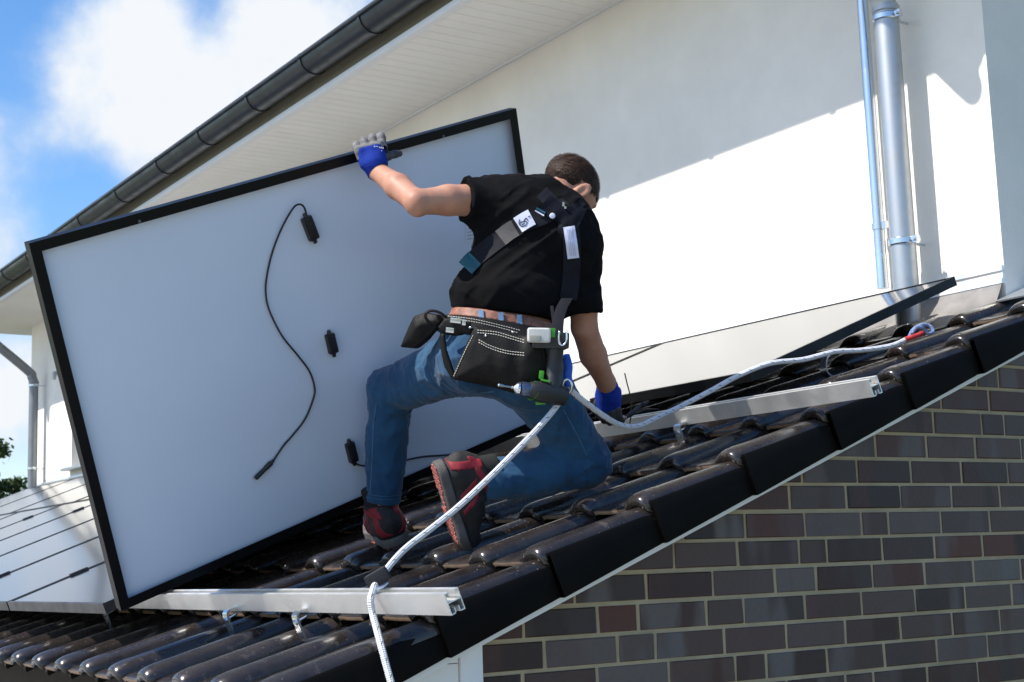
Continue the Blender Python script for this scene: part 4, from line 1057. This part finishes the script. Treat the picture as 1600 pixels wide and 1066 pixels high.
# ---- harness
har = thing('harness', None, None, A(860, 345, 4.36)); har.parent = person; har.location = Vector(A(860, 345, 4.36))-wloc(person)
SH = sd_shirt
def strap(name, pts, w, lift, m, parent=har, d0=4.15, d1=4.75, n=6, across=5, fn=SH, thick=.003):
    rows = drape(fn, pts, w, lift, d0, d1, n, across); return sheet(name, rows, m, parent, thick)
def vest(p): return sd_shirt(p)
strap('strap', [(880, 322), (850, 337), (818, 349), (785, 370), (752, 395), (733, 412)], 27, .005, M_WEB)
strap('strap', [(846, 300), (858, 312), (872, 325), (884, 340)], 22, .005, M_WEB)
strap('strap', [(868, 318), (884, 335), (892, 360), (894, 400), (892, 440), (888, 468)], 27, .006, M_WEB)
strap('strap', [(905, 322), (898, 338), (888, 352), (872, 352)], 26, .008, M_WEB)
strap('yoke_pad', [(850, 316), (866, 328), (884, 336), (900, 344)], 30, .010, mat('yoke_fabric', (.0045, .0055, .010), .85, spec=.12, bump=.4, bscale=200))
strap('grey_patch', [(805, 356), (795, 362), (782, 372)], 27, .009, M_WEBG, n=4)
strap('adjuster', [(742, 403), (735, 410), (727, 419)], 28, .009, M_TEAL, n=4)
strap('stitch_tab', [(838, 325), (852, 333)], 3.0, .016, M_TEAL, n=4, across=3)
strap('stitch_tab', [(836, 329), (850, 337)], 2.0, .016, M_LABEL, n=4, across=3)
lab1 = strap('label_patch', [(831, 339), (820, 345), (809, 352)], 26, .011, M_LABEL, n=4)
def mark(segs, fn, lift, wpx, parent, m=M_INK):
    for s in segs: 
        rows = drape(fn, s, wpx, lift, 4.15, 4.75, 5, 3); sheet('ink_mark', rows, m, parent, .0006)
mark([[(812, 343), (811, 349), (815, 354), (821, 352), (824, 347)], [(812, 349), (818, 346), (824, 347)], [(818, 346), (822, 341), (825, 345)], [(825, 339), (829, 337.5)], [(815, 352), (820, 348)]], SH, .0125, 1.5, lab1)
lab2 = strap('label_patch', [(889, 354), (893, 380), (896, 404)], 18, .012, M_LABEL, n=5)
mark([[(886+k*2.6+.1*k, 358), (889+k*2.6, 380), (891+k*2.7, 400)] for k in range(0, 4)], SH, .0135, .55, lab2, mat('label_print', (.33, .35, .48), .6))
strap('chest_clip', [(906, 312), (912, 322)], 8, .004, M_WEB, n=4)
o = thing('snap_button', None, None, (0, 0, 0)); bpy.data.objects.remove(o)
c = trace(SH, 863, 338, 4.15, 4.7); c = A(863, 338, 4.40) if c is None else c
g = G(); g.tube([c-IF*.012, c-IF*.016, c-IF*.017], [.009, .008, .004], 16); g.obj('snap_button', M_LABEL, har, smooth=True, angle=40)
for (x, y, l) in ((880, 320, 5), (883, 325, 3)):
    g = G(); c = trace(SH, x, y, 4.15, 4.7); c = A(x, y, 4.42) if c is None else c; g.cbox(c-IF*.014, IR*.006, ID*.0025*l, IF*.004); g.obj('metal_tab', M_STEEL, har)

# ---- belts, pouches
PELV = lambda p: sd_legs(p, 0.)
bn = nrm(-ID*.985+IR*.165+IF*.1)
def ringfn(c, half, off, inner=.0):
    cc = np.asarray(c, np.float32)
    return lambda p: smax(np.minimum(sd_legs(p, off), 1.), np.abs(plane(p, cc, bn))-half, .004)
def waist(p): return smin(sd_legs(p, .004), sd_torso(p)+.004, .04)
def belt_fn(c, half, off):
    cc = np.asarray(c, np.float32); return lambda p: smax(waist(p)-off, np.abs(plane(p, cc, bn))-half, .003)
lo, hi = bounds([A(700, 490, 4.4), A(890, 520, 4.4), J['wst']], .15)
soft('leather_belt', belt_fn(A(760, 495, 4.36), .015, .010), lo, hi, .0042, M_BELT, jeans, 1)
for x in (752, 783, 812):
    y = 494+(x-752)*.13; rows = drape(belt_fn(A(760, 495, 4.36), .015, .010), [(x-1, y-13), (x, y), (x+1, y+12)], 8, .006, 4.1, 4.7, 4, 3)
    if rows: sheet('belt_loop', rows, mat('denim_light', (.12, .22, .36), .85, var=.2, scale=40, bump=.4, bscale=300), jeans, .004)
tb = thing('tool_belt', None, None, A(760, 515, 4.3)); tb.parent = person; tb.location = Vector(A(760, 515, 4.3))-wloc(person)
BELT2 = belt_fn(A(760, 513, 4.36), .021, .022)
soft('belt_band', BELT2, lo, hi, .0042, M_LEATHER, tb, 1)
def poly2(q, P):
    """signed distance to a polygon in 2-D"""
    P = np.asarray(P, float); d = np.full(len(q), 1e9); inside = np.zeros(len(q), bool); n = len(P)
    for i in range(n):
        a = P[i]; b = P[(i+1) % n]; e = b-a; w = q-a; t = np.clip((w@e)/(e@e), 0, 1); d = np.minimum(d, np.sum((w-t[:, None]*e)**2, 1))
        c = ((a[1] > q[:, 1]) != (b[1] > q[:, 1])) & (q[:, 0] < (b[0]-a[0])*(q[:, 1]-a[1])/(b[1]-a[1]+1e-12)+a[0]); inside ^= c
    d = np.sqrt(d); return np.where(inside, -d, d)
def pouch(name, poly, depth, half, fwd, bulge, m, parent, wrinkle=.004, h=.0042):
    """leather bag: outline seen from behind, at a depth, padded by bulge"""
    c = np.mean(poly, 0); og = A(c[0], c[1], depth); fwd = nrm(fwd); ax = nrm(IR-fwd*(IR@fwd)); ay = np.cross(fwd, ax); ay = ay if ay@ID > 0 else -ay
    sc = depth/F_PX; P2 = (np.asarray(poly, float)-c)*sc
    def fn(p):
        q = p-og.astype(np.float32); u = np.stack([q@ax, q@ay], 1); w = q@fwd
        d2 = poly2(u, P2)+.010; th = half + bulge*np.clip(-d2/.06, 0, 1)**.6
        th = th + wrinkle*(vnoise(np.stack([u[:, 0]*28, u[:, 1]*16, w*0], 1), 21)-.5)*2
        dd = np.stack([d2, np.abs(w)-th+.010], 1)
        return (np.linalg.norm(np.maximum(dd, 0), axis=1)+np.minimum(dd.max(1), 0)-.010).astype(np.float32)
    pts = [og+ax*a+ay*b+fwd*k for a, b in P2 for k in (-half-bulge, half+bulge)]
    lo, hi = bounds(pts, .02)
    return soft(name, fn, lo, hi, h, m, parent, 1), fn
p1, F1 = pouch('pouch', [(742, 510), (800, 518), (852, 530), (858, 575), (850, 612), (815, 617), (775, 607), (705, 594), (722, 552)], 4.175, .018, nrm(IF+.15*IR-.12*ID), .026, M_LEATHER, tb)
p2, F2 = pouch('pouch', [(668, 488), (692, 492), (700, 505), (672, 530), (650, 545), (618, 543), (634, 515), (646, 494)], 4.36, .016, nrm(IF*.8+IR*.5), .024, M_LEATHER, tb)
p3, F3 = pouch('pouch_flap', [(694, 496), (738, 500), (740, 522), (716, 526), (690, 524), (682, 512)], 4.235, .006, nrm(IF+.2*IR-.1*ID), .004, M_LEATHER, tb, .002)
p4, F4 = pouch('thigh_strap', [(686, 520), (697, 520), (700, 548), (712, 580), (716, 596), (704, 592), (692, 572), (686, 545)], 4.225, .005, nrm(IF+.25*IR), .003, M_LEATHER, tb, .001)
# coiled strap end at the left hip
g = G(); cc = A(682, 498, 4.30); g.tube([cc+nrm(IR*.5+ID*.9)*.022*cos(t)*1.2+IR*.030*sin(t)-IF*.01 for t in np.linspace(0, 2*pi*.95, 24)], .009, 8, True, .004); g.obj('strap_loop', M_LEATHER, tb, smooth=True)
def stitches(fn, pts, parent, lift=.0012, d0=4.0, d1=4.8, dash=2.6, gap=1.4, wpx=1.1):
    path = spline([(x, y, 0) for x, y in pts], 24)[:, :2]; L = np.concatenate([[0], np.cumsum(np.linalg.norm(np.diff(path, axis=0), axis=1))]); g = G(); t = 0
    while t < L[-1]-dash:
        a = [np.interp(t, L, path[:, k]) for k in (0, 1)]; b = [np.interp(t+dash, L, path[:, k]) for k in (0, 1)]
        A_ = trace(fn, a[0], a[1], d0, d1); B_ = trace(fn, b[0], b[1], d0, d1)
        if A_ is not None and B_ is not None and np.linalg.norm(A_-B_) < .02: g.tube([A_-IF*lift, B_-IF*lift], wpx*.0010, 5)
        t += dash+gap
    if g.v: return g.obj('stitching', M_THREAD, parent)
stitches(BELT2, [(700, 494), (740, 499), (780, 508), (815, 517)], tb); stitches(BELT2, [(700, 498), (740, 503), (780, 512), (812, 521)], tb)
for dy in (0, 4):
    stitches(F1, [(746, 516+dy), (775, 519+dy), (800, 526+dy), (820, 532+dy)], p1); stitches(F1, [(748, 531+dy), (765, 540+dy), (790, 548+dy), (822, 552+dy)], p1)
stitches(F1, [(739, 524), (725, 552), (708, 590)], p1)
for (x, y, w, hgt) in ((712, 501, 17, 8), (725, 504, 6, 9), (703, 516, 13, 8)):
    h_ = trace(F3, x, y, 4.0, 4.6); h_ = A(x, y, 4.22) if h_ is None else h_
    g = G(); g.cbox(h_-IF*.002, nrm(IR+.12*ID)*w*.0018, nrm(ID-.12*IR)*hgt*.0018, IF*.003); g.obj('buckle_plate', M_STEEL, tb, bevel=.001)
for (x, y, fn, par) in ((735, 512, F3, tb), (759, 524.5, F1, p1), (801, 519, F1, p1)):
    h_ = trace(fn, x, y, 4.0, 4.6)
    if h_ is not None: g = G(); g.tube([h_+IF*.001, h_-IF*.002, h_-IF*.003], [.004, .0035, .001], 10); g.obj('rivet', M_STEEL, par, smooth=True)
# ------------------------------------------------------------------ the panel held upright
c0, c1, c3 = (np.array(v) for v in ((-1.006, 1.424, -.104), (-1.011, 3.031, .513), (-.639, 1.04, .898)))
hu_ = nrm(c0-c1); hv_ = c3-c0; hv_ = nrm(hv_-hu_*(hv_@hu_)); hw_ = np.cross(hu_, hv_)
HD = .035
held = pv_panel('solar_panel', 'large panel held up on its long edge, white back and black frame towards the viewer', c1+hw_*HD, hu_, hv_, 1.722, 1.134, None, M_BLACKFR, HD)
BN = -hw_; BD = BN@(c0 - BN*(HD-.0105))                                          # plane of the backsheet, BN towards the viewer
def onback(px, py, lift=0.): return hit(px, py, BN, BD+lift)
e_s = -hu_; e_v = hv_
def jbox(px, py, L_, W_, rot, cable):
    c = onback(px, py, .011); a = nrm(e_v*cos(rot)+e_s*sin(rot)); b = np.cross(BN, a)
    g = G(); g.cbox(c, a*L_, b*W_, BN*.022); o = g.obj('junction_box', M_BLACKP, held, bevel=.006)
    g = G(); g.cbox(c+BN*.012, a*L_*.62, b*W_*.66, BN*.006); g.obj('lid', M_BLACKP, o, bevel=.002)
    for s in (-1, 1):
        g = G(); g.tube([c+a*s*L_*.48, c+a*s*(L_*.5+.012)], [.0075, .006], 10); g.obj('gland', M_BLACKP, o, smooth=True, angle=40)
    return c
jbox(484.5, 357, .078, .034, -.20, 0); jbox(518, 537, .066, .030, -.04, 0); jbox(549.5, 707, .070, .030, -.06, 0)
def cable(name, pxs, lift, r=.0032, parent=held):
    P_ = spline([onback(x, y, l) for (x, y), l in zip(pxs, lift)], 8); g = G(); g.tube(P_, r, 8); return g.obj(name, M_BLACKP, parent, smooth=True, angle=50)
zc = [(229, 82), (220, 55), (203, 45), (180, 60), (140, 130), (105, 220), (85, 310), (82, 370), (95, 430), (140, 520), (200, 595), (240, 650), (258, 705), (255, 745), (225, 820), (180, 880), (145, 920), (105, 980)]
cable('cable', [(380+x/2.317, 300+y/2.317) for x, y in zc], [.012, .02, .025, .02, .012]+[.008]*13)
def plug(p, q, parent):
    p = np.asarray(p); q = np.asarray(q); v = q-p
    g = G(); g.tube([p, p+v*.12, p+v*.14, p+v*.42, p+v*.46, p+v*.97, q], [.0045, .0055, .0085, .0085, .0072, .0078, .006], 12); return g.obj('plug', M_BLACKP, parent, smooth=True, angle=35)
plug(onback(428, 719, .01), onback(399, 748, .012), held)
cable('cable', [(553, 722), (562, 727), (580, 728), (620, 722), (660, 714), (700, 711), (735, 706), (770, 697)], [.012, .012, .010, .01, .01, .012, .016, .02])
# rating label and small holes in the frame
g = G(); a = onback(729, 338, .0012); b_ = onback(746, 334, .0012); d_ = onback(727, 380, .0012); g.box(a, b_-a, d_-a, BN*.0006); lb = g.obj('rating_label', mat('rating_paper', (.70, .72, .76), .5, var=.03), held)
g = G()
for k in range(7):
    p = a+(d_-a)*(.08+.13*k)+(b_-a)*.15; g.box(p+BN*.0008, (b_-a)*(.5+.2*((k*5) % 3)/2), (d_-a)*.035, BN*.0004)
g.obj('label_lines', mat('faint_print', (.35, .37, .42), .6), lb)
for (x, y) in ((218, 346), (693, 213)):
    p = hit(x, y, BN, BN@c0+.0006); g = G(); g.tube([p, p+BN*.0012], .0045, 12); g.obj('frame_hole', mat('hole_grey', (.10, .10, .11), .5), held)
# corner keys visible at the inner corner
# ------------------------------------------------------------------ rope
def mat_rope():
    m = bpy.data.materials.new('kernmantle_rope'); m.use_nodes = True; nt = m.node_tree; N = nt.nodes; Lk = nt.links; b = N['Principled BSDF']; b.inputs['Roughness'].default_value = .85
    uv = N.new('ShaderNodeUVMap'); sp = N.new('ShaderNodeSeparateXYZ'); Lk.new(uv.outputs[0], sp.inputs[0])
    def M2(op, a, b_=None):
        n = N.new('ShaderNodeMath'); n.operation = op
        for i, v in enumerate((a, b_)):
            if v is None: continue
            if isinstance(v, (int, float)): n.inputs[i].default_value = v
            else: Lk.new(v, n.inputs[i])
        return n.outputs[0]
    u = M2('MULTIPLY', sp.outputs[0], 24.0); v = M2('MULTIPLY', sp.outputs[1], 2.0)
    s1 = M2('FRACT', M2('ADD', u, v)); s2 = M2('FRACT', M2('SUBTRACT', u, v))
    f1 = M2('LESS_THAN', s1, .10); f2 = M2('LESS_THAN', M2('FRACT', M2('MULTIPLY', sp.outputs[1], 3.0)), .34)
    fleck = M2('MULTIPLY', f1, f2)
    weave = M2('MULTIPLY', M2('SINE', M2('MULTIPLY', M2('ADD', M2('MULTIPLY', sp.outputs[0], 95.0), M2('MULTIPLY', sp.outputs[1], 4.0)), 6.283)), M2('SINE', M2('MULTIPLY', M2('SUBTRACT', M2('MULTIPLY', sp.outputs[0], 95.0), M2('MULTIPLY', sp.outputs[1], 4.0)), 6.283)))
    mx = N.new('ShaderNodeMix'); mx.data_type = 'RGBA'; mx.inputs[6].default_value = (.74, .75, .77, 1); mx.inputs[7].default_value = (.045, .055, .085, 1); Lk.new(fleck, mx.inputs[0])
    Lk.new(mx.outputs[2], b.inputs['Base Color'])
    bp = N.new('ShaderNodeBump'); bp.inputs['Strength'].default_value = .9; bp.inputs['Distance'].default_value = .002; Lk.new(weave, bp.inputs['Height']); Lk.new(bp.outputs[0], b.inputs['Normal'])
    return m
M_ROPE = mat_rope()
def rope(name, pts, r, parent=None, material=None, n=10, seg=14):
    P_ = spline(pts, n); V, Fc = tube(P_, r, seg, True)
    o = obj(name, V, Fc, material or M_ROPE, parent, smooth=True, angle=60)
    L = np.concatenate([[0], np.cumsum(np.linalg.norm(np.diff(P_, axis=0), axis=1))]); me = o.data; uvl = me.uv_layers.new(name='UVMap')
    for poly in me.polygons:
        if len(poly.vertices) != 4: continue
        js = [vi % seg for vi in poly.vertices]; wrap = (0 in js) and (seg-1 in js)
        for li, vi in zip(poly.loop_indices, poly.vertices):
            j = vi % seg; uvl.data[li].uv = (L[vi//seg], ((seg if (wrap and j == 0) else j))/seg)
    return o
safety = thing('safety_rope', 'white flecked safety rope running from roof anchor to worker and over front rail', 'rope', A(888, 604, 4.2))
ra = [(888, 600, 4.185), (884, 612, 4.17), (868, 637, 4.14), (840, 670, 4.09), (800, 711, 4.02), (760, 751, 3.95), (715, 793, 3.87), (670, 829, 3.80), (635, 856, 3.745), (612, 880, 3.70), (597, 900, 3.66), (585, 916, 3.60)]
rb_ = [(582, 925, 3.575), (579, 938, 3.555), (582, 958, 3.55), (589, 985, 3.53), (597, 1015, 3.50), (605, 1045, 3.48), (613, 1075, 3.46), (622, 1120, 3.44), (628, 1200, 3.42)]
rope('rope_run', [A(*p) for p in ra+rb_], .0086, safety)
rcx = [(892, 610, 4.20), (900, 617, 4.22), (920, 633, 4.27), (945, 651, 4.33), (966, 663, 4.39), (985, 667.5, 4.45), (1003, 664, 4.51), (1030, 651, 4.58), (1060, 637, 4.66), (1110, 611, 4.72), (1150, 589, 4.76), (1190, 572, 4.79), (1215, 566, 4.81), (1255, 562, 4.85), (1290, 553, 4.89), (1310, 549, 4.92), (1345, 547.5, 4.96), (1390, 541, 5.01), (1415, 531, 5.06), (1428, 524, 5.07)]
rope('rope_run', [A(*p) for p in rcx], .0086, safety)
# rope grab: black sleeve lying on the rail
gd = nrm(A(608, 884, 3.69)-A(588, 911, 3.62)); sd_ = nrm(IR*.9+ID*.3-gd*((IR*.9+ID*.3)@gd)); td = np.cross(gd, sd_)
o = thing('rope_grab', 'black rope grab clamped on the safety rope above the front rail', 'rope grab', A(592, 902, 3.65))
g = G(); g.cbox(A(590, 903, 3.62), nrm(IR*.85-ID*.5)*.060, nrm(ID*.85+IR*.5)*.036, IF*.035); g.obj('sleeve', mat('grab_fabric', (.012, .012, .016), .8, bump=.4, bscale=200), o, bevel=.008)
g = G(); g.tube(spline([A(600, 915, 3.60), A(592, 922, 3.585), A(583, 922, 3.58), A(597, 917, 3.585), A(606, 911, 3.60)], 6), .0035, 8); g.obj('ring', M_STEEL, o, smooth=True)
# blue sling and connector at the hip
o = thing('hip_sling', 'blue sling with steel connector at the worker\'s right hip', 'sling', A(885, 585, 4.2))
rope('sling_loop', [A(884, 556, 4.20), (A(888, 572, 4.185)), A(887, 588, 4.18), A(889, 604, 4.18)], .0125, o, mat('blue_sling', (.015, .09, .45), .7, var=.25, scale=60, bump=.4, bscale=200))
g = G(); g.tube([A(886+7*cos(t), 604+11*sin(t), 4.17) for t in np.linspace(0, 2*pi, 24)], .0042, 8, False); g.obj('connector', M_STEEL, o, smooth=True)
# anchor end by the upper panel
o = thing('rope_anchor', 'blue and white knotted rope loop with red tape at the anchor beside the upper panel', 'rope anchor', A(1432, 520, 5.08))
rope('loop', [A(1420, 527, 5.06), A(1426, 516, 5.07), A(1436, 509, 5.08), A(1446, 507, 5.09), A(1455, 511, 5.09), A(1458, 518, 5.08), A(1450, 521, 5.07), A(1441, 512, 5.06), (A(1432, 512, 5.06)), A(1425, 521, 5.06)], .0058, o, mat('blue_white_cord', (.35, .42, .55), .85, color2=(.03, .08, .25), scale=90, bump=.5, bscale=200))
rope('red_tape', [A(1415, 530, 5.05), A(1425, 527, 5.05), A(1436, 523, 5.055), A(1442, 520, 5.06)], .0085, o, mat('red_tape', (.38, .02, .02), .7, var=.4, scale=60))
g = G(); g.loft(ribbon(spline([RF(-.30, 2.42, .19), RF(-.30, 2.40, .20), RF(-.30, 2.36, .195), RF(-.30, 2.34, .15), RF(-.30, 2.40, .10)], 5), .03, .006, X_)); g.obj('anchor_hook', M_STEEL, o, smooth=True, angle=40)

# ------------------------------------------------------------------ drill in the pouch
M_DRILL = mat('drill_black', (0.014, 0.015, 0.017), 0.5, var=.2, scale=30, bump=.15, bscale=150)
M_GREEN = mat('drill_green', (0.04, 0.27, 0.012), 0.45, var=.1, scale=30)
M_GREYP = mat('drill_grey', (0.55, 0.55, 0.52), 0.45, var=.12, scale=20)
dr = thing('cordless_drill', 'black and green cordless drill hanging upside down at the worker\'s hip', 'drill', A(850, 580, 4.12))
dd = 4.115
def T_(lst, seg=20): 
    g = G(); g.tube([A(x, y, d) for x, y, d, r in lst], [r for *_, r in lst], seg); return g
T_([(886, 620, dd+.03, .020), (884, 619, dd+.03, .027), (866, 616, dd+.02, .031), (845, 612.5, dd+.005, .031), (838, 611.5, dd, .029), (828, 610, dd-.01, .024), (825, 609.5, dd-.01, .018)]).obj('motor_housing', M_DRILL, dr, smooth=True, angle=40)
T_([(834, 611, dd-.003, .0285), (833, 610.6, dd-.004, .0286), (832.5, 610.4, dd-.005, .0270)]).obj('green_ring', M_GREEN, dr, smooth=True, angle=40)
T_([(826, 609.5, dd-.01, .0215), (815, 608, dd-.018, .0215), (813, 607.7, dd-.018, .0195), (811, 607.5, dd-.02, .0195)]).obj('chuck', mat('chuck_blue_steel', (.10, .13, .20), .3, .8, var=.2, scale=30), dr, smooth=True, angle=40)
T_([(811, 607.5, dd-.02, .0175), (807, 607, dd-.022, .0165), (804, 606.6, dd-.024, .009), (803, 606.5, dd-.024, .006)]).obj('chuck_jaw', M_STEEL, dr, smooth=True, angle=35)
T_([(804, 606.5, dd-.024, .0045), (800, 605.6, dd-.026, .0045), (799, 605.4, dd-.026, .0032), (786, 603.3, dd-.036, .0032), (785.5, 603.2, dd-.036, .0052), (779, 602, dd-.042, .0050), (778, 601.8, dd-.042, .002)], 8).obj('bit', M_STEEL, dr, smooth=True, angle=35)
def handle(p): return chain(p, [A(862, 606, dd+.02), A(866, 575, dd+.03), A(868, 545, dd+.03)], [.027, .022, .024], .01)
lo, hi = bounds([A(862, 606, dd+.02), A(868, 545, dd+.03)], .04); soft('handle', handle, lo, hi, .004, M_DRILL, dr, 1)
g = G(); g.cbox(A(846, 586, dd+.01), nrm(IR+.1*ID)*.014, nrm(ID-.1*IR)*.024, IF*.022); g.obj('trigger', M_GREEN, dr, bevel=.004)
g = G(); g.cbox(A(852, 595, dd+.0), nrm(IR+.25*ID)*.028, nrm(ID)*.006, IF*.022); g.obj('direction_switch', M_GREEN, dr, bevel=.002)
g = G(); g.cbox(A(845, 629, dd+.012), nrm(IR-.1*ID)*.030, nrm(ID)*.012, IF*.02); g.obj('mode_ring', M_GREEN, dr, bevel=.003)
bx = nrm(IR+.02*ID); by = nrm(ID-.02*IR)
g = G(); g.cbox(A(860, 532, dd+.03), bx*.105, by*.046, IF*.07); g.obj('battery_foot', M_DRILL, dr, bevel=.007)
g = G(); g.cbox(A(842, 524, dd+.01), bx*.066, by*.042, IF*.075); g.obj('battery', M_GREYP, dr, bevel=.010, seg=3)
g = G(); g.cbox(A(836, 529, dd-.03), bx*.030, by*.018, IF*.006); g.obj('battery_window', mat('battery_lens', (.34, .33, .28), .25), dr, bevel=.002)
g = G(); g.cbox(A(862, 520, dd-.006), bx*.020, by*.026, IF*.012); g.obj('green_badge', M_GREEN, dr, bevel=.002)
g = G(); g.tube(spline([A(874, 517, dd-.012), A(873, 530, dd-.014), A(875, 538, dd-.014), A(881, 539, dd-.014), A(885, 532, dd-.012), A(885, 516, dd-.008)], 5), .0032, 8); g.obj('belt_clip', M_STEEL, dr, smooth=True)
# leg strap of the harness hanging from the hip
rows = [[A(x-w, y, d), A(x, y, d-.004), A(x+w, y, d)] for x, y, w, d in ((886, 466, 9, 4.33), (878, 480, 9, 4.29), (873, 495, 9, 4.26), (871, 510, 9.5, 4.23), (871, 526, 9, 4.21))]
sheet('strap', rows, M_WEB, har, .004)
rows = [[A(x-w, y, d), A(x+w, y, d)] for x, y, w, d in ((862, 478, 2.5, 4.31), (864, 495, 2.5, 4.28), (866, 515, 2.5, 4.25))]
sheet('webbing_end', rows, M_WEB, har, .003)

# ------------------------------------------------------------------ things by the right hand
o = thing('panel_cable', 'black panel cable with plugs lying on the upper rail by the gloved hand', 'cable', A(998, 640, 5.05))
def plug2(p, q): return plug(p, q, o)
plug2(A(980, 652, 5.02), A(1004, 632, 5.04)); plug2(A(1003, 633, 5.03), A(1012, 629, 5.05))
g = G(); g.tube(spline([A(976, 583, 5.02), A(980, 600, 5.02), A(985, 620, 5.03), A(987, 640, 5.03), A(984, 662, 5.04)], 6), .0022, 8); g.obj('lead', M_BLACKP, o, smooth=True)
g = G(); g.tube(spline([A(960, 655, 5.03), A(975, 655, 5.02), A(990, 648, 5.03), A(1010, 640, 5.05), A(1030, 640, 5.08)], 6), .003, 8); g.obj('lead', M_BLACKP, o, smooth=True)
for nm, (xx_, lab) in {'a': (-1.95+.87, 'black end clamp on the lower edge of the upper panel above the rail'),}.items():
    o = G().cbox(RF(xx_, 1.967, PT+.002), (.11, 0, 0), .018*S_DIR, .02*N_DIR).obj('end_clamp', M_BLACKFR, bevel=.003); tag(o, lab, 'clamp')

# ------------------------------------------------------------------ tree far left
M_LEAF = mat('leaf', (0.055, 0.095, 0.022), 0.6, color2=(.028, .055, .012), scale=.9, spec=.35)
M_BARK = mat('bark', (0.10, 0.075, 0.05), 0.9, var=.3, scale=6, bump=.6, bscale=20)
TB = A(-80, 800, 30.0); tree = thing('tree', 'dark green tree beyond the left end of the house', 'tree', (TB[0], TB[1], GROUND))
rtree = np.random.default_rng(4)
cx, cy = TB[0], TB[1]; ztop = A(-80, 662, 30.0)[2]
g = G(); g.tube([(cx, cy, GROUND), (cx+.05, cy, GROUND+1.5), (cx-.03, cy+.02, GROUND+3.5), (cx, cy, ztop-.6)], [.17, .13, .09, .03], 10)
tips = []
for i in range(26):
    z = GROUND+1.4+(ztop-GROUND-1.8)*(i/26.0); a = i*2.4; L = .5+1.25*(1-((z-GROUND-2.2)/(ztop-GROUND-2.0))**2 if z > GROUND+2.2 else .7)
    p1_ = np.array([cx+cos(a)*L, cy+sin(a)*L, z+.35*L-.15]); g.tube([(cx, cy, z), (np.array([cx, cy, z])+p1_)/2+(0, 0, .06), p1_], [.04, .028, .01], 6); tips.append((np.array([cx, cy, z]), p1_))
g.obj('trunk', M_BARK, tree, smooth=True)
Vl = []; Fl = []
for (a, b_) in tips:
    for k in range(800):
        t = rtree.uniform(.25, 1.08); c = a+(b_-a)*t+rtree.normal(0, .13, 3)*(1, 1, .7)
        n1 = nrm(rtree.normal(0, 1, 3)); n2 = nrm(np.cross(n1, rtree.normal(0, 1, 3))); s_ = rtree.uniform(.045, .09); b0 = len(Vl)
        Vl += [c-n1*s_, c+n2*s_*.5, c+n1*s_, c-n2*s_*.5]; Fl.append((b0, b0+1, b0+2, b0+3))
obj('crown', Vl, Fl, M_LEAF, tree)
